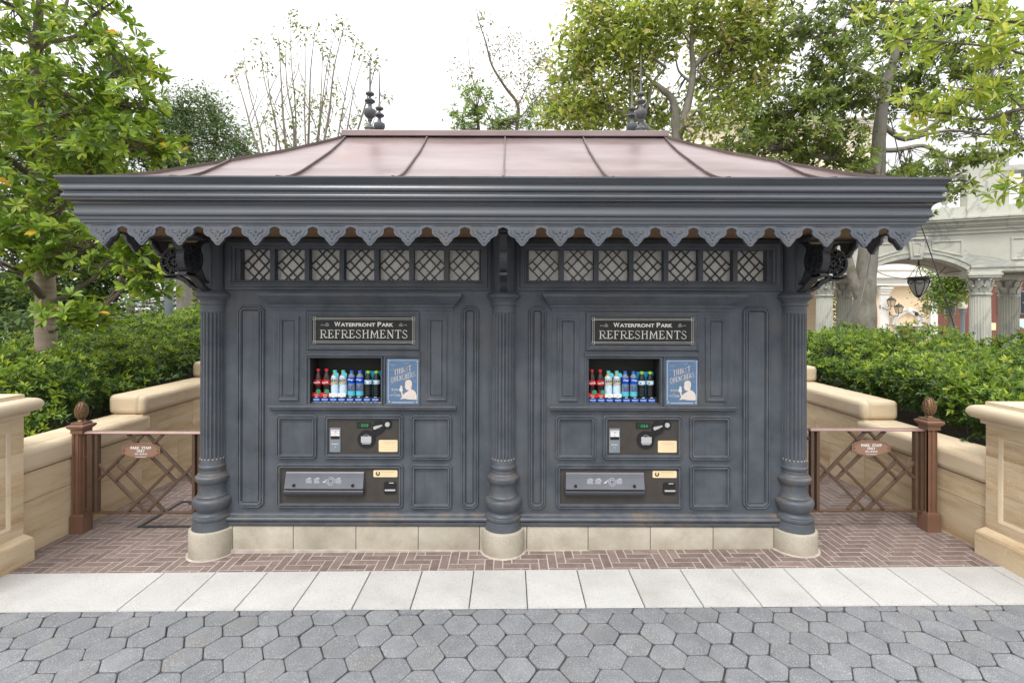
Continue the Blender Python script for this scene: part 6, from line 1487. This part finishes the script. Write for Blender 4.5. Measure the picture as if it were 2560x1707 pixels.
for i in range(6):
    a = math.pi/3*i+.5; m.tube([(lc.x+r_*math.cos(a), lc.y+r_*math.sin(a), LZ(v)) for r_, v in ((.25,644),(.225,655),(.165,668),(.09,678),(.0,683))], .011, 5)
    a2 = a+math.pi/6; m.tube([(lc.x+.262*math.cos(a+(math.pi/3)*q/6), lc.y+.262*math.sin(a+(math.pi/3)*q/6), LZ(643+9*math.sin(math.pi*q/6))) for q in range(7)], .010, 4)
m.lathe([(.0,LZ(686)),(.02,LZ(684.5)),(.03,LZ(682.5)),(.05,LZ(680)),(.09,LZ(677.5))], (lc.x, lc.y, 0), 14)
m.build("lantern_frame", IRON, lan, smooth=40)
m = MB(); ztop_ = zcr+.0
for i in range(4):
    a = math.pi/2*i+.6; A_ = Vector((lc.x+.25*math.cos(a), lc.y+.25*math.sin(a), LZ(637))); B_ = Vector((lc.x, lc.y, ztop_-.10)); L_ = (B_-A_).length; nn = int(L_/.055)
    for k in range(nn):
        p, q = A_.lerp(B_, k/nn), A_.lerp(B_, (k+1.25)/nn); m.tube([p, (p+q)/2+Vector(((.010 if k % 2 else -.010),0,0)), q], [.006,.011,.006], 4)
m.tube([(lc.x, lc.y, ztop_-.12), (lc.x, lc.y, ztop_+.04)], .02, 6)
m.build("chain", IRON, lan)
m = MB()
for sx in (-1, 1):
    A_ = Vector((lc.x+sx*.22, lc.y, LZ(641))); B_ = O_+e_*(aC+sx*.98)+n_v*.9; B_.z = zcr-.16
    for k in range(14):
        f0, f1 = k/14, (k+1.15)/14; p, q = A_.lerp(B_, f0), A_.lerp(B_, f1); p.z -= .10*math.sin(math.pi*f0); q.z -= .10*math.sin(math.pi*min(f1,1)); m.tube([p, q], .010, 4)
m.build("stay_chain", IRON, lan)
# guy wires and small floodlights
gw = thing("guy_wire", "thin black guy wire running down past the right eave to the hedge", "cable", at(2200,780,Yd(7.4)))
m = MB(); m.tube([at(2040,250,Yd(7.9)), at(2075,400,Yd(7.8)), at(2118,525,Yd(7.6)), at(2165,660,Yd(7.5)), at(2204,790,Yd(7.4))], .0085, 5); m.build("wire", BLACKP, gw)
g2 = thing("guy_wire", "thin black guy wire beside the thick mottled trunk", "cable", at(2105,800,Yd(7.6)))
g2.location = at(1945,790,Yd(7.4))
m = MB(); m.tube([at(2030,330,Yd(7.9)), at(2008,540,Yd(7.7)), at(1990,640,Yd(7.6)), at(1975,700,Yd(7.5)), at(1945,790,Yd(7.4))], .007, 5); m.build("wire", BLACKP, g2)

# ================================================================== BUILDINGS BEYOND
dT = 23.0; YT = Yd(dT)
TB = thing("stone_building", "warm sandstone building with white pilasters and a niche, seen through the marble arch", "building", at(2075,712,YT))
TB.location.z = 0
def FR(px, py, Y=YT): p = at(px, py, Y); return p[0], p[2]
def fbox(mb, a, b, c, d, y0, y1, Y=YT): x0, zt = FR(a, b, Y); x1, zb = FR(c, d, Y); mb.box(min(x0,x1), max(x0,x1), Y+y0, Y+y1, min(zb,zt), max(zb,zt))
m = MB(); fbox(m, 1994, 600, 2146, 790, 0, 6); m.build("wall", WARM, TB)
m = MB(); 
for (a, b, o) in ((600,612,.0),(612.2,622,.28),(622.2,630,.20),(630.2,640,.34),(640.2,652,.12),(652.2,657,.20)): fbox(m, 1990-o*20, a, 2149+o*20, b, -.15-o, 6)
m.build("entablature", WSTONE, TB)
for a, b in ((2017,2036),(2131,2147)):
    m = MB(); fbox(m, a, 676, b, 790, -.16, .0); fbox(m, a-5, 659, b+5, 664, -.30, 0); fbox(m, a-3, 664.2, b+3, 670, -.24, 0); fbox(m, a-1, 670.2, b+1, 675.8, -.20, 0)
    m.build("pilaster", WSTONE, TB)
xc = (FR(2057,700)[0]+FR(2108,700)[0])/2; rw = (FR(2108,700)[0]-FR(2057,700)[0])/2; zc = FR(2080,745)[1]
m = MB()
for r0, r1, o in ((rw, rw+.16, .08),(rw+.161, rw+.24, .14)):
    A_ = [(xc+r0*math.cos(math.pi*i/20), zc+r0*1.0*math.sin(math.pi*i/20)) for i in range(21)]; B_ = [(xc+r1*math.cos(math.pi*i/20), zc+r1*math.sin(math.pi*i/20)) for i in range(21)]
    for i in range(20): m.loft([[(q[0], YT-o, q[1]) for q in (A_[i],A_[i+1],B_[i+1],B_[i])],[(q[0], YT, q[1]) for q in (A_[i],A_[i+1],B_[i+1],B_[i])]])
fbox(m, 2052, 743, 2113, 748, -.2, 0); fbox(m, 2052, 748.2, 2062, 800, -.12, 0); fbox(m, 2104, 748.2, 2113, 800, -.12, 0); fbox(m, 2078, 706, 2087, 716, -.22, 0)
m.build("niche_surround", WSTONE, TB)
m = MB(); fbox(m, 2066, 750, 2101, 800, -.03, 0); m.build("door", PINKF, TB)
GLAMB = pm("amber_glass", (.55,.42,.26), rough=.2)
def wall_lamp(px, py, up, label, Y=YT):
    x, z = FR(px, py, Y); t = thing("wall_lantern", label, "lantern", (x, Y-.45, z), group="lanterns on the stone building"); t.scale = (.8, .8, .8); m = MB()
    for sx, sy in ((-1,-1),(1,-1),(1,1),(-1,1)):
        m.bar((x+sx*.09, Y-.45+sy*.09, z-.20), (x+sx*.15, Y-.45+sy*.15, z+.12), .02)
    m.loft([[(x-.17,Y-.62,z+.12),(x+.17,Y-.62,z+.12),(x+.17,Y-.28,z+.12),(x-.17,Y-.28,z+.12)],[(x-.08,Y-.53,z+.26),(x+.08,Y-.53,z+.26),(x+.08,Y-.37,z+.26),(x-.08,Y-.37,z+.26)]]); m.sphere((x, Y-.45, z+.30), .045, 6)
    m.box(x-.10, x+.10, Y-.55, Y-.35, z-.23, z-.20)
    m.tube([(x, Y-.45, z-.22),(x-.03, Y-.42, z-.38),(x-.12, Y-.25, z-.42),(x-.24, Y-.06, z-.26)], .022, 5); m.box(x-.33, x-.20, Y-.08, Y, z-.36, z-.14)
    m.build("lantern_frame", IRON, t); m = MB(); m.loft([[(x-.08,Y-.53,z-.19),(x+.08,Y-.53,z-.19),(x+.08,Y-.37,z-.19),(x-.08,Y-.37,z-.19)],[(x-.135,Y-.585,z+.115),(x+.135,Y-.585,z+.115),(x+.135,Y-.315,z+.115),(x-.135,Y-.315,z+.115)]]); m.build("lantern_glass", GLAMB, t)
wall_lamp(2030, 695, 1, "wall lantern on the left pilaster seen through the marble arch, highest of the three")
wall_lamp(2047, 710, 1, "wall lantern just left of the arched niche")
wall_lamp(2111, 711, 1, "wall lantern just right of the arched niche, under the hanging lantern")
m = MB(); Yq = Yd(17.5); q = thing("garden_wall_block", "warm stone wall block just right of the kiosk, left of a white fluted column", "wall", at(1850,712,Yq)); q.location.z = 0
fbox(m, 1790, 640, 1882, 800, 0, 1.5, Yq); m.build("wall", WARM, q); m = MB(); fbox(m, 1786, 630, 1886, 639.8, -.12, 1.6, Yq); m.build("coping", WSTONE, q)
Yr = Yd(26); RB = thing("brick_building", "red brick building with dark windows behind the marble columns at far right", "building", at(2260,712,Yr)); RB.location.z = 0
m = MB(); fbox(m, 2150, 640, 2470, 800, 0, 8, Yr); m.build("wall", REDB, RB)
m = MB(); fbox(m, 2146, 632, 2474, 640, -.3, 8, Yr); m.build("cornice", GREYP, RB)
for a in (2165, 2290, 2338, 2390):
    m = MB(); fbox(m, a, 668, a+26, 722, -.10, -.01, Yr); f = m.build("window", GREYP, RB); m = MB(); fbox(m, a+3, 671, a+23, 719, -.13, -.101, Yr); m.build("pane", BLACKP, f)
    m = MB(); fbox(m, a+12, 671, a+14, 719, -.16, -.131, Yr); fbox(m, a+3, 694, a+23, 696, -.165, -.161, Yr); m.build("glazing_bar", GREYP, f)
m = MB(); fbox(m, 2205, 740, 2236, 756, -1.2, -.9, Yr); tag(m.build("yellow_sign", BRASS, origin=at(2220,756,Yr-1)), "yellow board below the globe lamp in front of the brick building", "sign")
m = MB(); x, z = FR(2330, 740, Yd(20)); 
aw = thing("awning", "pale green awning low at the right edge behind the columns", "awning", (x, Yd(20), 0))
m.loft([[(x-.4,Yd(20),z+.1),(x+1.6,Yd(20),z+.1),(x+1.6,Yd(18.8),z-.35),(x-.6,Yd(18.8),z-.35)],[(x-.4,Yd(20),z+.14),(x+1.6,Yd(20),z+.14),(x+1.6,Yd(18.8),z-.31),(x-.6,Yd(18.8),z-.31)]]); m.build("canopy", pm("awning_green", (.30,.42,.38), rough=.7), aw)
m = MB(); 
for q_ in (x-.45, x+1.5): m.box(q_, q_+.06, Yd(18.85), Yd(18.9), -.2, z-.33)
m.build("awning_post", IRON, aw)
Yl = Yd(19); lp = at(2211, 712, Yl); L_ = thing("globe_lamp", "tall dark lamp post with a white globe in front of the brick wall", "street lamp", (lp[0], Yl, 0))
m = MB(); ZL = lambda v: at(2211, v, Yl)[2]
m.lathe([(.16,-.25),(.16,.3),(.09,.35),(.075,.5),(.065,ZL(722)),(.09,ZL(718)),(.12,ZL(714)),(.10,ZL(712)),(.13,ZL(711))], (lp[0], Yl, 0), 14); m.build("lamp_post", GREYP, L_, smooth=40)
m = MB(); m.sphere((lp[0], Yl, ZL(702)), .155, 12); m.lathe([(.06,ZL(694)),(.05,ZL(691)),(.02,ZL(688))], (lp[0], Yl, 0), 10); m.build("lamp_globe", GLOBE, L_, smooth=60)
Ye = Yd(30); cb_ = thing("cream_building", "cream building glimpsed through the trees over the right slope of the roof", "building", at(1780,712,Ye)); cb_.location.z = 0
m = MB(); fbox(m, 1585, 292, 2010, 760, 0, 9, Ye); m.build("wall", CREAMW, cb_); m = MB()
for a, b, o in ((276,281,.7),(281.2,287,.5),(287.2,292,.25),(330,334,.15)): fbox(m, 1585-o*25, a, 2010+o*25, b, -o, 9, Ye)
m.build("cornice", WSTONE, cb_)
# trees beyond the arch
Yt = Yd(19.5)
tree("tree_beyond_arch", "green tree beyond the marble arch, between the stone and brick buildings", "tree",
     [([(2188,800,Yt),(2186,760,Yt),(2184,720,Yt),(2182,660,Yt)], .16, .06)],
     [(2180,628,40,24,Yt,.9,60),(2208,652,36,30,Yt,.9,60),(2160,680,26,36,Yt,.9,50),(2185,672,34,22,Yt,.9,40),(2222,628,26,20,Yt,.8,30)],
     dict(mode='spray', R=.20, n=16, L=.14, asp=.5, cols=[(.12,.20,.03),(.18,.27,.045),(.07,.12,.02)], w=[2,1.4,1.4], up=.6), BARK, twig=.012)
Yt2 = Yd(21)
tree("tree_beyond_column", "green tree between the fluted marble column and the mottled trunk", "tree",
     [([(1938,810,Yt2),(1937,760,Yt2),(1936,700,Yt2)], .16, .06)],
     [(1936,665,26,34,Yt2,.8,46),(1936,720,30,36,Yt2,.8,50),(1940,765,30,26,Yt2,.8,36)],
     dict(mode='spray', R=.20, n=16, L=.14, asp=.5, cols=[(.10,.15,.035),(.15,.20,.05),(.06,.10,.02)], w=[2,1,2], up=.6), BARK, twig=.012)
